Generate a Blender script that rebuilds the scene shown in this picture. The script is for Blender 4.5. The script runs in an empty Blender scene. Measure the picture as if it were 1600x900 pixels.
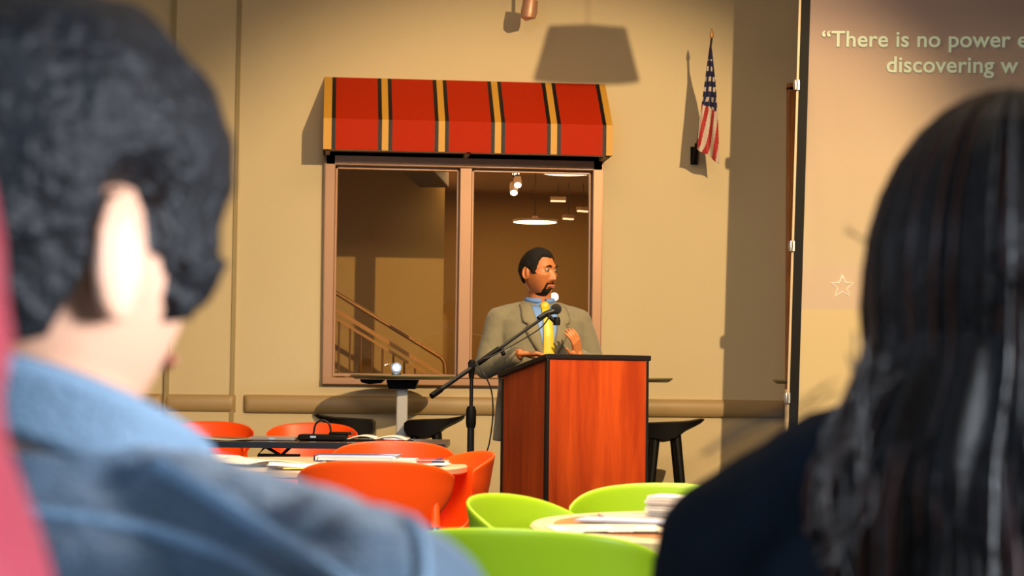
import bpy, bmesh, math, random
from mathutils import Vector, Matrix, Euler, noise
from math import sin, cos, pi, radians as R, sqrt, atan2, exp
random.seed(7)
C = bpy.context.scene.collection
sc = bpy.context.scene

# ------------------------------------------------------------------ camera
F = 3000.0; EYE = 1.08; YAW = R(5.5); PITCH = math.atan(140/3000); ROLL = R(0.69)
CAM = Vector((0, 0, EYE))
fwd = Vector((sin(YAW)*cos(PITCH), cos(YAW)*cos(PITCH), sin(PITCH)))
r0 = Vector((cos(YAW), -sin(YAW), 0)); u0 = r0.cross(fwd)
rt = r0*cos(ROLL) + u0*sin(ROLL); up = -r0*sin(ROLL) + u0*cos(ROLL)
cd = bpy.data.cameras.new('camera'); cam = bpy.data.objects.new('camera', cd); C.objects.link(cam)
m3 = Matrix((rt, up, -fwd)).transposed()
cam.matrix_world = Matrix.Translation(CAM) @ m3.to_4x4()
cd.sensor_width = 36; cd.lens = F/1600*36; cd.clip_start = 0.02
cd.dof.use_dof = True; cd.dof.focus_distance = 9.4; cd.dof.aperture_fstop = 6.2
sc.camera = cam

def ray(px, py): return fwd + rt*((px-800)/F) - up*((py-450)/F)
def at(px, py, d): return CAM + ray(px, py)*d
def ground(px, d, z=0.0):
    """a point at camera depth d, in picture column px, at height z"""
    a = at(px, 0, d); b = at(px, 900, d)
    t = (z-a.z)/(b.z-a.z)
    return a + (b-a)*t
WY = at(800, 590, 13.0).y                     # the far wall's plane
def on_y(px, py, y=None):
    y = WY if y is None else y
    v = ray(px, py); return CAM + v*(y/v.y)
def facing(deg): return R(deg) - YAW          # 0 = towards the camera, + turns to picture right

# ------------------------------------------------------------------ materials
def mat(name, col, rough=.6, metal=0, bump=0, bscale=60, var=0, vscale=4, coat=0, emit=None, estr=0, spec=.5, stretch=None, sheen=0):
    m = bpy.data.materials.new(name); m.use_nodes = True
    nt = m.node_tree; b = nt.nodes['Principled BSDF']
    b.inputs['Base Color'].default_value = (*col, 1); b.inputs['Roughness'].default_value = rough
    b.inputs['Metallic'].default_value = metal; b.inputs['Coat Weight'].default_value = coat
    b.inputs['Specular IOR Level'].default_value = spec; b.inputs['Sheen Weight'].default_value = sheen
    tc = nt.nodes.new('ShaderNodeTexCoord'); mp = nt.nodes.new('ShaderNodeMapping')
    nt.links.new(tc.outputs['Object'], mp.inputs[0])
    if stretch: mp.inputs['Scale'].default_value = stretch
    if var:
        n = nt.nodes.new('ShaderNodeTexNoise'); n.inputs['Scale'].default_value = vscale; n.inputs['Detail'].default_value = 6
        nt.links.new(mp.outputs[0], n.inputs[0])
        mx = nt.nodes.new('ShaderNodeMix'); mx.data_type = 'RGBA'
        mx.inputs[6].default_value = tuple(c*(1-var) for c in col)+(1,)
        mx.inputs[7].default_value = tuple(min(1, c*(1+var)) for c in col)+(1,)
        nt.links.new(n.outputs[0], mx.inputs[0]); nt.links.new(mx.outputs[2], b.inputs['Base Color'])
    if bump:
        n2 = nt.nodes.new('ShaderNodeTexNoise'); n2.inputs['Scale'].default_value = bscale; n2.inputs['Detail'].default_value = 4
        nt.links.new(mp.outputs[0], n2.inputs[0])
        bp = nt.nodes.new('ShaderNodeBump'); bp.inputs['Strength'].default_value = bump; bp.inputs['Distance'].default_value = .01
        nt.links.new(n2.outputs[0], bp.inputs['Height']); nt.links.new(bp.outputs[0], b.inputs['Normal'])
    if emit:
        b.inputs['Emission Color'].default_value = (*emit, 1); b.inputs['Emission Strength'].default_value = estr
    return m
def wood(name, c1, c2, scale=(6, 6, .6), rough=.35, wscale=3, dist=3):
    m = bpy.data.materials.new(name); m.use_nodes = True; nt = m.node_tree; b = nt.nodes['Principled BSDF']
    tc = nt.nodes.new('ShaderNodeTexCoord'); mp = nt.nodes.new('ShaderNodeMapping'); mp.inputs['Scale'].default_value = scale
    n = nt.nodes.new('ShaderNodeTexNoise'); n.inputs['Scale'].default_value = wscale; n.inputs['Detail'].default_value = 5; n.inputs['Distortion'].default_value = dist
    n2 = nt.nodes.new('ShaderNodeTexNoise'); n2.inputs['Scale'].default_value = wscale*8; n2.inputs['Detail'].default_value = 3
    nt.links.new(tc.outputs['Object'], mp.inputs[0]); nt.links.new(mp.outputs[0], n.inputs[0]); nt.links.new(mp.outputs[0], n2.inputs[0])
    ad = nt.nodes.new('ShaderNodeMath'); ad.operation = 'MULTIPLY_ADD'; ad.inputs[1].default_value = .3
    nt.links.new(n2.outputs[0], ad.inputs[0]); nt.links.new(n.outputs[0], ad.inputs[2])
    cr = nt.nodes.new('ShaderNodeValToRGB'); cr.color_ramp.elements[0].position = .45; cr.color_ramp.elements[1].position = .85
    cr.color_ramp.elements[0].color = (*c1, 1); cr.color_ramp.elements[1].color = (*c2, 1)
    nt.links.new(ad.outputs[0], cr.inputs[0]); nt.links.new(cr.outputs[0], b.inputs['Base Color']); b.inputs['Roughness'].default_value = rough
    return m
def glass_mat():
    m = bpy.data.materials.new('window_glass'); m.use_nodes = True; nt = m.node_tree; nt.nodes.clear()
    o = nt.nodes.new('ShaderNodeOutputMaterial'); t = nt.nodes.new('ShaderNodeBsdfTransparent'); g = nt.nodes.new('ShaderNodeBsdfGlossy')
    g.inputs['Roughness'].default_value = .01; t.inputs[0].default_value = (.93, .9, .84, 1); mx = nt.nodes.new('ShaderNodeMixShader'); mx.inputs[0].default_value = .09
    nt.links.new(t.outputs[0], mx.inputs[1]); nt.links.new(g.outputs[0], mx.inputs[2]); nt.links.new(mx.outputs[0], o.inputs[0]); return m
def emis(name, col, s):
    m = mat(name, (.02, .02, .02)); b = m.node_tree.nodes['Principled BSDF']
    b.inputs['Base Color'].default_value = (*[min(1, c) for c in col], 1)
    b.inputs['Emission Color'].default_value = (*col, 1); b.inputs['Emission Strength'].default_value = s; return m

M = dict(
 wall=mat('wall_paint', (.64, .51, .30), .75, bump=.06, bscale=120, var=.04, vscale=1.5),
 rail=mat('rail_paint', (.40, .27, .12), .45, var=.03),
 edge_shade=mat('edge_shade_paint', (.36, .27, .12), .7),
 base=mat('baseboard_rubber', (.03, .03, .028), .5),
 floor=mat('floor_carpet', (.03, .033, .032), .9, bump=.3, bscale=300, var=.3, vscale=40),
 ceil=mat('ceiling_paint', (.55, .45, .32), .9, bump=.1),
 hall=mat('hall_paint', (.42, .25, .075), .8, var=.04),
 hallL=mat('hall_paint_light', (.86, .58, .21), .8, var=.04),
 hallc=mat('hall_ceiling', (.5, .32, .14), .85, var=.05),
 hallf=mat('hall_floor', (.2, .15, .1), .5),
 beam=mat('beam_paint', (.13, .06, .03), .6),
 frame=mat('bronze_frame', (.37, .20, .115), .42, metal=.3, bump=.02),
 glass=glass_mat(),
 red=mat('awning_red', (.46, .022, .001), .7, spec=.15, bump=.15, bscale=200, var=.05, vscale=20),
 yellow=mat('awning_yellow', (.66, .33, .035), .55, bump=.1, bscale=200),
 black_gloss=mat('awning_black', (.006, .005, .007), .42, bump=.3, bscale=150, spec=.3),
 tan=mat('awning_soffit', (.4, .22, .12), .6),
 black=mat('black_plastic', (.004, .0035, .0035), .55, bump=.05, bscale=200, spec=.15),
 blackm=mat('black_metal', (.012, .012, .013), .35, metal=.3),
 silver=mat('brushed_silver', (.62, .60, .57), .3, metal=.9, bump=.02),
 grey=mat('grey_metal', (.55, .54, .52), .45, metal=.2),
 orange=mat('orange_plastic', (.95, .085, .004), .38, bump=.015, bscale=500, spec=.4),
 green=mat("lime_plastic", (.33, .54, .012), .4, bump=.03, bscale=500, spec=.4),
 cherry=wood('cherry_laminate', (.27, .026, .003), (.44, .058, .006), scale=(4, 4, .35), dist=1.2),
 edge=mat('black_edging', (.01, .008, .009), .3),
 doorw=wood('door_wood', (.32, .10, .02), (.55, .20, .04)),
 tabw=wood('table_laminate', (.42, .14, .045), (.62, .27, .10), scale=(.6, 6, 6), rough=.22),
 tabe=mat('table_rim', (.58, .44, .26), .4, var=.05),
 tant=mat('tan_tabletop', (.56, .42, .27), .3, var=.06),
 olive=mat('bar_top_edge', (.27, .23, .10), .45, var=.1),
 dark=mat('dark_tabletop', (.035, .016, .010), .3, var=.2),
 paper=mat('white_paper', (.80, .77, .70), .6, var=.04, vscale=20),
 paperc=mat('cream_newsprint', (.78, .70, .52), .7, var=.05, vscale=30),
 ink=mat('newsprint_ink', (.16, .14, .12), .8),
 navy=mat('navy_cover', (.02, .03, .16), .35),
 paleb=mat('pale_blue_cover', (.42, .48, .66), .35, var=.1, vscale=30),
 redp=mat('red_print', (.6, .04, .03), .4),
 yellp=mat('yellow_print', (.75, .55, .12), .5),
 greyp=mat('grey_plastic', (.42, .36, .34), .35),
 skinS=mat('skin_speaker', (.42, .135, .04), .5, bump=.06, bscale=200, var=.06, vscale=30),
 skinM=mat('skin_left_man', (.58, .31, .20), .5, bump=.05, bscale=200, var=.06, vscale=30),
 skinW=mat('skin_woman', (.55, .32, .2), .5, var=.05),
 hairS=mat('hair_black', (.006, .004, .003), .6, spec=.2, bump=.6, bscale=300),
 hairM=mat('hair_blueblack', (.005, .005, .007), .5, bump=1.0, bscale=90, var=.5, vscale=30, spec=.3),
 hairW=mat('hair_darkbrown', (.006, .0035, .0035), .36, spec=.28, bump=.6, bscale=40, stretch=(14, 14, .8), var=.6, vscale=8),
 hairW2=mat('hair_reddish_strand', (.05, .014, .008), .36, spec=.35, var=.5, vscale=20),
 hairR=mat('hair_red', (.27, .03, .05), .5, var=.4, vscale=30, stretch=(10, 10, 1)),
 suit=mat('suit_wool', (.150, .130, .078), .85, bump=.2, bscale=400, var=.08, vscale=30, sheen=.2),
 trou=mat('suit_trousers', (.13, .11, .065), .85, bump=.2, bscale=400, var=.08, vscale=30),
 lapel=mat('suit_lapel', (.165, .143, .086), .85, bump=.15, bscale=400, var=.05, vscale=30),
 seam=mat('suit_edge', (.10, .08, .05), .9),
 shirt=mat('blue_shirt', (.11, .22, .50), .6, bump=.05),
 tie=mat('yellow_tie', (.56, .385, .015), .4, bump=.1, bscale=300, var=.08, vscale=60),
 denim=mat('denim', (.034, .064, .102), .8, bump=.5, bscale=260, var=.75, vscale=9, sheen=.3),
 denimL=mat('denim_seam', (.13, .20, .28), .8, bump=.4, bscale=200, var=.3, vscale=20),
 tee=mat('navy_tee', (.004, .007, .013), .9, bump=.3, bscale=200, var=.25, vscale=10, spec=.2),
 grey_knit=mat('grey_knit', (.25, .2, .22), .9, bump=.3),
 eye=mat('eye_dark', (.02, .012, .01), .2), lips=mat('lips', (.42, .10, .06), .5), white=mat('eye_white', (.30, .22, .16), .4),
 jeans=mat('dark_jeans', (.03, .04, .08), .85),
 shoe=mat('shoe_leather', (.02, .015, .012), .35),
 flagr=mat('flag_red', (.38, .02, .02), .7), flagw=mat('flag_white', (.55, .46, .38), .7), flagb=mat('flag_blue', (.012, .012, .05), .7),
 gold=mat('gold_finial', (.5, .25, .08), .4, metal=.5), polew=mat('flag_pole_wood', (.05, .03, .02), .4),
 brass=mat('copper_head', (.55, .28, .17), .4, metal=.3),
)

# ------------------------------------------------------------------ mesh helpers
class MB:
    def __init__(s): s.v = []; s.f = []; s.m = []
    def add(s, vs, fs, mi=0):
        n = len(s.v); s.v += [Vector(v) for v in vs]
        for f in fs: s.f.append([i+n for i in f]); s.m.append(mi)
        return s
    def box(s, c, d, mi=0, rot=None):
        x, y, z = d[0]/2, d[1]/2, d[2]/2
        vs = [Vector(p) for p in ((-x,-y,-z),(x,-y,-z),(x,y,-z),(-x,y,-z),(-x,-y,z),(x,-y,z),(x,y,z),(-x,y,z))]
        if rot is not None: vs = [rot @ v for v in vs]
        return s.add([v+Vector(c) for v in vs], ((0,3,2,1),(4,5,6,7),(0,1,5,4),(1,2,6,5),(2,3,7,6),(3,0,4,7)), mi)
    def tube(s, pts, rad, n=12, mi=0, cap=True, flat=1.0):
        pts = [Vector(p) for p in pts]
        rads = rad if isinstance(rad, (list, tuple)) else [rad]*len(pts)
        vs = []; prev = None
        for i, p in enumerate(pts):
            t = (pts[min(i+1, len(pts)-1)] - pts[max(i-1, 0)]).normalized()
            if prev is None:
                a = Vector((0, 0, 1)) if abs(t.z) < .9 else Vector((1, 0, 0))
                x = t.cross(a).normalized()
            else: x = (prev - t*prev.dot(t)).normalized()
            prev = x; y = t.cross(x)
            for k in range(n):
                a = 2*pi*k/n; vs.append(p + (x*cos(a) + y*sin(a)*flat)*rads[i])
        fs = [(i*n+k, i*n+(k+1) % n, (i+1)*n+(k+1) % n, (i+1)*n+k) for i in range(len(pts)-1) for k in range(n)]
        if cap: fs += [tuple(range(n-1, -1, -1)), tuple((len(pts)-1)*n+k for k in range(n))]
        return s.add(vs, fs, mi)
    def capsule(s, a, b, ra, rb, n=16, mi=0):
        """tapering limb with round ends"""
        a, b = Vector(a), Vector(b); t = (b-a).normalized(); pts = []; rr = []
        for k in range(5): an = -pi/2 + (pi/2)*(k+.35)/5; pts.append(a + t*ra*sin(an)); rr.append(ra*cos(an))
        pts += [a, b]; rr += [ra, rb]
        for k in range(5): an = (pi/2)*(k+.65)/5; pts.append(b + t*rb*sin(an)); rr.append(rb*cos(an))
        return s.tube(pts, rr, n, mi)
    def limb(s, pts, rads, n=16):
        for i in range(len(pts)-1): s.capsule(pts[i], pts[i+1], rads[i], rads[i+1], n)
        return s
    def lathe(s, prof, n=32, c=(0, 0, 0), mi=0):
        vs = []; c = Vector(c)
        for r, z in prof:
            for k in range(n): vs.append(c + Vector((r*cos(2*pi*k/n), r*sin(2*pi*k/n), z)))
        fs = [(i*n+k, i*n+(k+1) % n, (i+1)*n+(k+1) % n, (i+1)*n+k) for i in range(len(prof)-1) for k in range(n)]
        if prof[0][0] > 1e-6: fs.append(tuple(range(n-1, -1, -1)))
        if prof[-1][0] > 1e-6: fs.append(tuple((len(prof)-1)*n+k for k in range(n)))
        return s.add(vs, fs, mi)
    def ellipsoid(s, c, r, n=24, rot=None, mi=0):
        vs = []; fs = []; h = n//2
        for i in range(h+1):
            e = -pi/2 + pi*i/h
            for k in range(n):
                v = Vector((r[0]*cos(e)*cos(2*pi*k/n), r[1]*cos(e)*sin(2*pi*k/n), r[2]*sin(e)))
                if rot is not None: v = rot @ v
                vs.append(v + Vector(c))
        fs = [(i*n+k, i*n+(k+1) % n, (i+1)*n+(k+1) % n, (i+1)*n+k) for i in range(h) for k in range(n)]
        return s.add(vs, fs, mi)
    def loft(s, rings, n=40, mi=0, p=2.3):
        """rings: (z, cx, cy, halfwidth, halfdepth)"""
        vs = []
        for z, cx, cy, w, d in rings:
            for k in range(n):
                a = 2*pi*k/n; ca, sa = cos(a), sin(a)
                vs.append(Vector((cx + w*math.copysign(abs(ca)**(2/p), ca), cy + d*math.copysign(abs(sa)**(2/p), sa), z)))
        fs = [(i*n+k, i*n+(k+1) % n, (i+1)*n+(k+1) % n, (i+1)*n+k) for i in range(len(rings)-1) for k in range(n)]
        fs += [tuple(range(n-1, -1, -1)), tuple((len(rings)-1)*n+k for k in range(n))]
        return s.add(vs, fs, mi)
    def grid(s, fn, nu, nv, mi=0, mfn=None):
        n0 = len(s.v); vs = [fn(i/nu, j/nv) for j in range(nv+1) for i in range(nu+1)]
        s.v += [Vector(v) for v in vs]; w = nu+1
        for j in range(nv):
            for i in range(nu):
                s.f.append([n0+j*w+i, n0+j*w+i+1, n0+(j+1)*w+i+1, n0+(j+1)*w+i])
                s.m.append(mfn((i+.5)/nu, (j+.5)/nv) if mfn else mi)
        return s
    def prism(s, poly, z0, z1, mi=0, fn=None):
        """poly in (a,b); fn maps (a,b,c)->Vector"""
        fn = fn or (lambda a, b, c: Vector((a, b, c))); n = len(poly)
        vs = [fn(a, b, z0) for a, b in poly] + [fn(a, b, z1) for a, b in poly]
        fs = [tuple(range(n-1, -1, -1)), tuple(range(n, 2*n))] + [(k, (k+1) % n, n+(k+1) % n, n+k) for k in range(n)]
        return s.add(vs, fs, mi)

def build(name, mb, mats, parent=None, smooth=True, bevel=0, sub=0, solid=0, remesh=0, sm=0, angle=40):
    me = bpy.data.meshes.new(name); me.from_pydata([tuple(v) for v in mb.v], [], mb.f)
    if not isinstance(mats, (list, tuple)): mats = [mats]
    for m in mats: me.materials.append(m)
    for p, mi in zip(me.polygons, mb.m): p.material_index = mi
    bm = bmesh.new(); bm.from_mesh(me); bmesh.ops.remove_doubles(bm, verts=bm.verts, dist=1e-6)
    bmesh.ops.recalc_face_normals(bm, faces=bm.faces); bm.to_mesh(me); bm.free()
    if smooth: me.shade_smooth() if hasattr(me, 'shade_smooth') else None
    o = bpy.data.objects.new(name, me); C.objects.link(o)
    if smooth and angle and not remesh and not sub:
        try: me.set_sharp_from_angle(angle=R(angle))
        except Exception: pass
    if not smooth:
        for p in me.polygons: p.use_smooth = False
    if solid: md = o.modifiers.new('s', 'SOLIDIFY'); md.thickness = solid; md.offset = 0
    if bevel: md = o.modifiers.new('b', 'BEVEL'); md.width = bevel; md.segments = 2; md.limit_method = 'ANGLE'
    if remesh:
        md = o.modifiers.new('r', 'REMESH'); md.mode = 'VOXEL'; md.voxel_size = remesh; md.use_smooth_shade = True
        if sm: md = o.modifiers.new('sm', 'SMOOTH'); md.factor = .5; md.iterations = sm
    if sub: md = o.modifiers.new('ss', 'SUBSURF'); md.levels = sub; md.render_levels = sub
    if parent: o.parent = parent
    return o
def folds(o, strength, size):
    tx = bpy.data.textures.new(o.name+'_folds', 'CLOUDS'); tx.noise_scale = size; tx.noise_depth = 2
    md = o.modifiers.new('f', 'DISPLACE'); md.texture = tx; md.strength = strength; md.mid_level = .5; md.texture_coords = 'LOCAL'; return o
def tag(o, label=None, cat=None, group=None, kind=None):
    if label: o['label'] = label
    if cat: o['category'] = cat
    if group: o['group'] = group
    if kind: o['kind'] = kind
    return o
def thing(name, loc, rz, label, cat, group=None):
    o = bpy.data.objects.new(name, None); C.objects.link(o); o.empty_display_size = .1
    o.location = loc; o.rotation_euler = (0, 0, rz); return tag(o, label, cat, group)
def struct(o): o['kind'] = 'structure'; return o
def dup(root, loc, rz, label, group=None):
    r = root.copy(); C.objects.link(r); r.location = loc; r.rotation_euler = (0, 0, rz); r['label'] = label
    if group: r['group'] = group
    for ch in list(root.children):
        c = ch.copy(); C.objects.link(c); c.parent = r
        for g in ch.children:
            d = g.copy(); C.objects.link(d); d.parent = c
    return r

# ------------------------------------------------------------------ the room
LX, RX, BY = -4.2, 6.2, -2.6; CZ = 4.3
wl = on_y(505, 240); wr = on_y(941, 603)
WX0, WX1 = on_y(506, 420).x, on_y(939, 420).x
WZ0, WZ1 = on_y(720, 603).z, on_y(720, 243).z
def slab(name, lo, hi, m, mb=None):
    b = (mb or MB()).box([(a+c)/2 for a, c in zip(lo, hi)], [c-a for a, c in zip(lo, hi)]); o = build(name, b, m, smooth=False); return struct(o)
T = .15
b = MB()
for lo, hi in (((LX, WY, 0), (WX0, WY+T, CZ)), ((WX1, WY, 0), (RX, WY+T, CZ)), ((WX0, WY, 0), (WX1, WY+T, WZ0)), ((WX0, WY, WZ1), (WX1, WY+T, CZ))):
    b.box([(a+c)/2 for a, c in zip(lo, hi)], [c-a for a, c in zip(lo, hi)])
struct(build('wall_back', b, M['wall'], smooth=False))
slab('wall_left', (LX-T, BY, 0), (LX, WY, CZ), M['wall'])
slab('wall_right', (RX, BY, 0), (RX+T, WY, CZ), M['wall'])
slab('wall_front', (LX, BY-T, 0), (RX, BY, CZ), M['wall'])
slab('floor', (LX, BY, -.1), (RX, WY+T, 0), M['floor'])
slab('ceiling', (LX, BY, CZ), (RX, WY+T, CZ+.1), M['ceil'])
# strips at the pilaster edges, shade of the side faces put into their colour
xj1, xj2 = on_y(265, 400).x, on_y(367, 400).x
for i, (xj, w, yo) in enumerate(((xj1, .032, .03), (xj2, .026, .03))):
    slab('trim_%d' % (i+5), (xj-w/2, WY-yo, .12), (xj+w/2, WY, CZ), M['edge_shade'])
slab('wall_pilaster', (xj1+.016, WY-.02, .12), (xj2-.013, WY, CZ), M['wall'])
# bumper rail: half-round section, rounded ends
zr0, zr1 = on_y(700, 648).z, on_y(700, 620).z; zc = (zr0+zr1)/2; hr = (zr1-zr0)/2
def rail(i, x0, x1):
    b = MB(); n = 14; e = .045
    def fn(u, v):
        x = x0 + (x1-x0)*u; s_ = min(1, max(0, min(x-x0, x1-x)/e)); k = sqrt(max(0, 1-(1-s_)**2))*.5+.5 if 0 < u < 1 else .35
        a = -pi/2 + pi*v
        return Vector((x, WY-.0-.045*k*cos(a)**.6 if cos(a) > 1e-4 else WY, zc + hr*sin(a)*(.9+.1*k)))
    us = [0, .3*e, .6*e, e]
    L = x1-x0; xs = [t/L for t in us] + [1-t/L for t in reversed(us)]
    b.grid(lambda u, v: fn(xs[round(u*(len(xs)-1))], v), len(xs)-1, n)
    for end in (0, 1): b.add([fn(end, v/n) for v in range(n+1)], [tuple(range(n+1))])
    struct(build('trim_%d' % i, b, M['rail'], angle=50))
rail(1, LX, on_y(254, 630).x); rail(2, on_y(257, 630).x, on_y(368, 630).x); rail(3, on_y(381, 630).x, on_y(1226, 630).x)
slab('baseboard_back', (LX, WY-.015, 0), (RX, WY, on_y(760, 816).z), M['base'])

# ---- window
win = bpy.data.objects.new('window_1', None); C.objects.link(win); struct(win)
win.location = ((WX0+WX1)/2, WY, WZ0)
ww, wh = WX1-WX0, WZ1-WZ0; fw_ = .068
xm = on_y(726, 420).x - (WX0+WX1)/2; mw = .085
b = MB()
for c, d in (((-ww/2+fw_/2, .02, wh/2), (fw_, .14, wh)), ((ww/2-fw_/2, .02, wh/2), (fw_, .14, wh)),
             ((0, .02, fw_/2-.01), (ww, .16, fw_-.02)), ((0, .02, wh-fw_/2-.01), (ww, .14, fw_+.02)), ((xm, .03, wh/2), (mw, .12, wh-.1))):
    b.box(c, d)
build('window_frame', b, M['frame'], win, smooth=False, bevel=.006)
b = MB()
for x0, x1 in ((-ww/2+fw_, xm-mw/2), (xm+mw/2, ww/2-fw_)):
    for c, d in ((((x0+x1)/2, .035, .065), (x1-x0, .04, .02)), (((x0+x1)/2, .035, wh-.098), (x1-x0, .04, .02)), ((x0+.008, .035, wh/2), (.016, .04, wh-.15)), ((x1-.008, .035, wh/2), (.016, .04, wh-.15))): b.box(c, d)
build('glazing_bead', b, M['frame'], win, smooth=False, bevel=.003)
for x0, x1 in ((-ww/2+fw_-.01, xm-mw/2+.01), (xm+mw/2-.01, ww/2-fw_+.01)):
    build('glass_pane', MB().box(((x0+x1)/2, .035, wh/2), (x1-x0, .008, wh-.14)), M['glass'], win, smooth=False)
# ---- door behind the screen
dx0 = on_y(1228, 300).x; dz1 = on_y(1235, 137).z; dzt = on_y(1235, 255).z
dr = bpy.data.objects.new('door_1', None); C.objects.link(dr); struct(dr); dr.location = (dx0, WY, 0)
build('transom_panel', MB().box((.55, -.02, (dzt+dz1)/2), (1.0, .035, dz1-dzt-.02)), M['doorw'], dr, smooth=False, bevel=.004)
build('door_leaf', MB().box((.55, -.012, dzt/2), (.98, .03, dzt-.02)), M['doorw'], dr, smooth=False, bevel=.004)
b = MB().box((.025, -.03, dz1/2), (.05, .06, dz1)).box((1.075, -.03, dz1/2), (.05, .06, dz1)).box((.55, -.03, dz1+.0), (1.1, .06, .05)).box((.55, -.03, dzt), (1.0, .05, .04))
build('door_frame', b, M['doorw'], dr, smooth=False, bevel=.004)
build('door_handle', MB().tube([(.14, -.06, 1.0), (.14, -.075, 1.0), (.26, -.075, 1.0)], .01).lathe([(.028, 0), (.028, .01)], c=(.14, -.04, 1.0)), M['silver'], dr)

# ---- stair hall behind the glass
HY1 = WY+2.5; HY2 = WY+4.6; HX0, HX1 = WX0-1.6, WX1+1.6; HZ = 2.78
xc = on_y(693, 450, HY1).x
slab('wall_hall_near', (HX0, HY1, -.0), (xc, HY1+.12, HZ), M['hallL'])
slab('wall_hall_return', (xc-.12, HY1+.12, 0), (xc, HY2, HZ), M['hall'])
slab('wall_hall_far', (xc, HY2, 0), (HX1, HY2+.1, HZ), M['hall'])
slab('wall_hall_left', (HX0-.1, WY+T, 0), (HX0, HY1, HZ), M['hall'])
slab('wall_hall_right', (HX1, WY+T, 0), (HX1+.1, HY2, HZ), M['hall'])
slab('floor_hall', (HX0, WY+T, -.1), (HX1, HY2, 0), M['hallf'])
slab('ceiling_hall', (HX0, WY+T, HZ), (HX1, HY2, HZ+.1), M['hallc'])
b = MB(); p0 = on_y(616, 306, HY1-.35); p1 = on_y(658, 306, HY1-.35)
b.box(((p0.x+p1.x)/2+.05, WY+1.35, HZ-.09), (.24, 2.2, .18), rot=Matrix.Rotation(R(-9), 3, 'Z'))
tag(build('ceiling_beam', b, M['beam'], smooth=False, bevel=.01), kind='structure')
# railing
RY = WY+1.55
A0 = on_y(522, 456, RY); A1 = on_y(695, 562, RY); st = (A1.z-A0.z)/(A1.x-A0.x)
rl = thing('stair_railing', (A1.x, RY, 0), 0, 'metal stair railing with sloping handrail and upright balusters behind the left window pane', 'railing')
XL = HX0-A1.x+.1
def zr(x, off=0): return A1.z + st*x + off
build('handrail', MB().tube([(XL, 0, zr(XL)), (-.03, 0, zr(-.03)), (0, 0, zr(0)-.02), (.008, 0, zr(0)-.12)], .017), M['gold'], rl)
build('top_rail', MB().box(((XL)/2, 0, (zr(XL, -.13)+zr(0, -.13))/2), (abs(XL)/cos(math.atan(st)), .04, .03), rot=Matrix.Rotation(-math.atan(st), 3, 'Y')), M['gold'], rl, smooth=False)
build('middle_rail', MB().box(((XL)/2, 0, (zr(XL, -.19)+zr(0, -.19))/2), (abs(XL)/cos(math.atan(st)), .03, .02), rot=Matrix.Rotation(-math.atan(st), 3, 'Y')), M['gold'], rl, smooth=False)
build('stringer', MB().box(((XL)/2, .16, (zr(XL, -.95)+zr(0, -.95))/2), (abs(XL)/cos(math.atan(st)), .28, .1), rot=Matrix.Rotation(-math.atan(st), 3, 'Y')), M['beam'], rl, smooth=False)
k = 0
while True:
    x = -.06 - .082*k*1.0
    if x < XL: break
    build('baluster', MB().tube([(x, 0, zr(x, -.19)), (x, 0, max(0.0, zr(x, -.92)))], .008, 8), M['gold'], rl); k += 1
build('newel_post', MB().tube([(.008, 0, zr(0)-.1), (.008, 0, 0.0)], .018), M['gold'], rl)
# glass reflections, modelled as glowing lamps hung in the hall
lampm = emis('lamp_glow', (1, .82, .55), 6); lampm2 = emis('spot_glow', (1, .85, .6), 14)
def pendant_reflection(px, py, wpx, label):  # disc stands in for a lamp mirrored in the pane
    d = max(F*.38/wpx, 13.75); p = at(px, py, d)
    t = thing('pendant_lamp', (p.x, p.y, p.z), 0, label, 'lamp', 'pendant lamps reflected in the window')
    build('lamp_shade', MB().lathe([(.185, 0), (.19, .004), (.185, .018), (.03, .03), (.02, .05)], 40), M['beam'], t)
    build('diffuser', MB().lathe([(.001, -.004), (.178, -.004), (.178, .003)], 40), lampm, t)
    build('cord', MB().tube([(0, 0, .04), (0, 0, max(.08, HZ-p.z))], .004, 6), M['black'], t)
pendant_reflection(836, 347, 72, 'lower glowing disc standing in for a pendant lamp reflected in the right window pane')
pendant_reflection(886, 270, 83, 'upper glowing disc standing in for a reflected pendant lamp by the top right corner of window')
def spot_head(p, n, label):  # glowing head stands in for a bright reflection in the glass
    t = thing('spot_reflection', p, 0, label, 'lamp', 'small spots reflected in the window')
    build('spot_body', MB().tube([(0, .06, .07), (0, 0, 0)], [.03, .035], 16), M['beam'], t)
    build('lens', MB().ellipsoid((0, -.005, -.008), (.028, .02, .022), 12), lampm2, t)
    build('stem', MB().tube([(0, .04, .05), (0, .04, max(.08, HZ-p.z))], .006, 6), M['black'], t)
for (px, py), lb in zip(((806, 270), (809, 288), (803, 300)), ('topmost', 'middle', 'lowest')):
    spot_head(on_y(px, py, WY+2.6+(.3 if lb == 'topmost' else 0)), 0, lb+' of the three small bright reflected spots right of the window mullion')
for i, (px, py, w, a, lb) in enumerate(((872, 314, 24, 0, 'short level streak of reflected light above the lower disc in the glass'), (888, 342, 18, 35, 'short slanted streak of reflected light left of its twin in right pane'), (911, 330, 20, 35, 'short slanted streak of reflected light at the right edge of right pane'))):
    p = on_y(px, py, WY+3.6); s_ = F/(p-CAM).dot(fwd)  # each strip stands in for a streak reflected in the pane
    t = thing('strip_reflection', p, 0, lb, 'lamp', 'light streaks reflected in the window')
    build('housing', MB().box((0, 0, .02), (w/s_, .06, .03)), M['beam'], t, smooth=False); build('tube_light', MB().box((0, 0, 0), (w/s_*.95, .04, .014)), emis('strip_glow', (1, .75, .45), 1.6), t, smooth=False)
    build('hanger', MB().tube([(0, 0, .03), (0, 0, max(.05, HZ-p.z))], .003, 6), M['black'], t)
    t.rotation_euler = (0, R(-a*.0), R(a))
p = on_y(866, 464, WY+2.0)  # globe added in place of a reflection in the right pane
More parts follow.
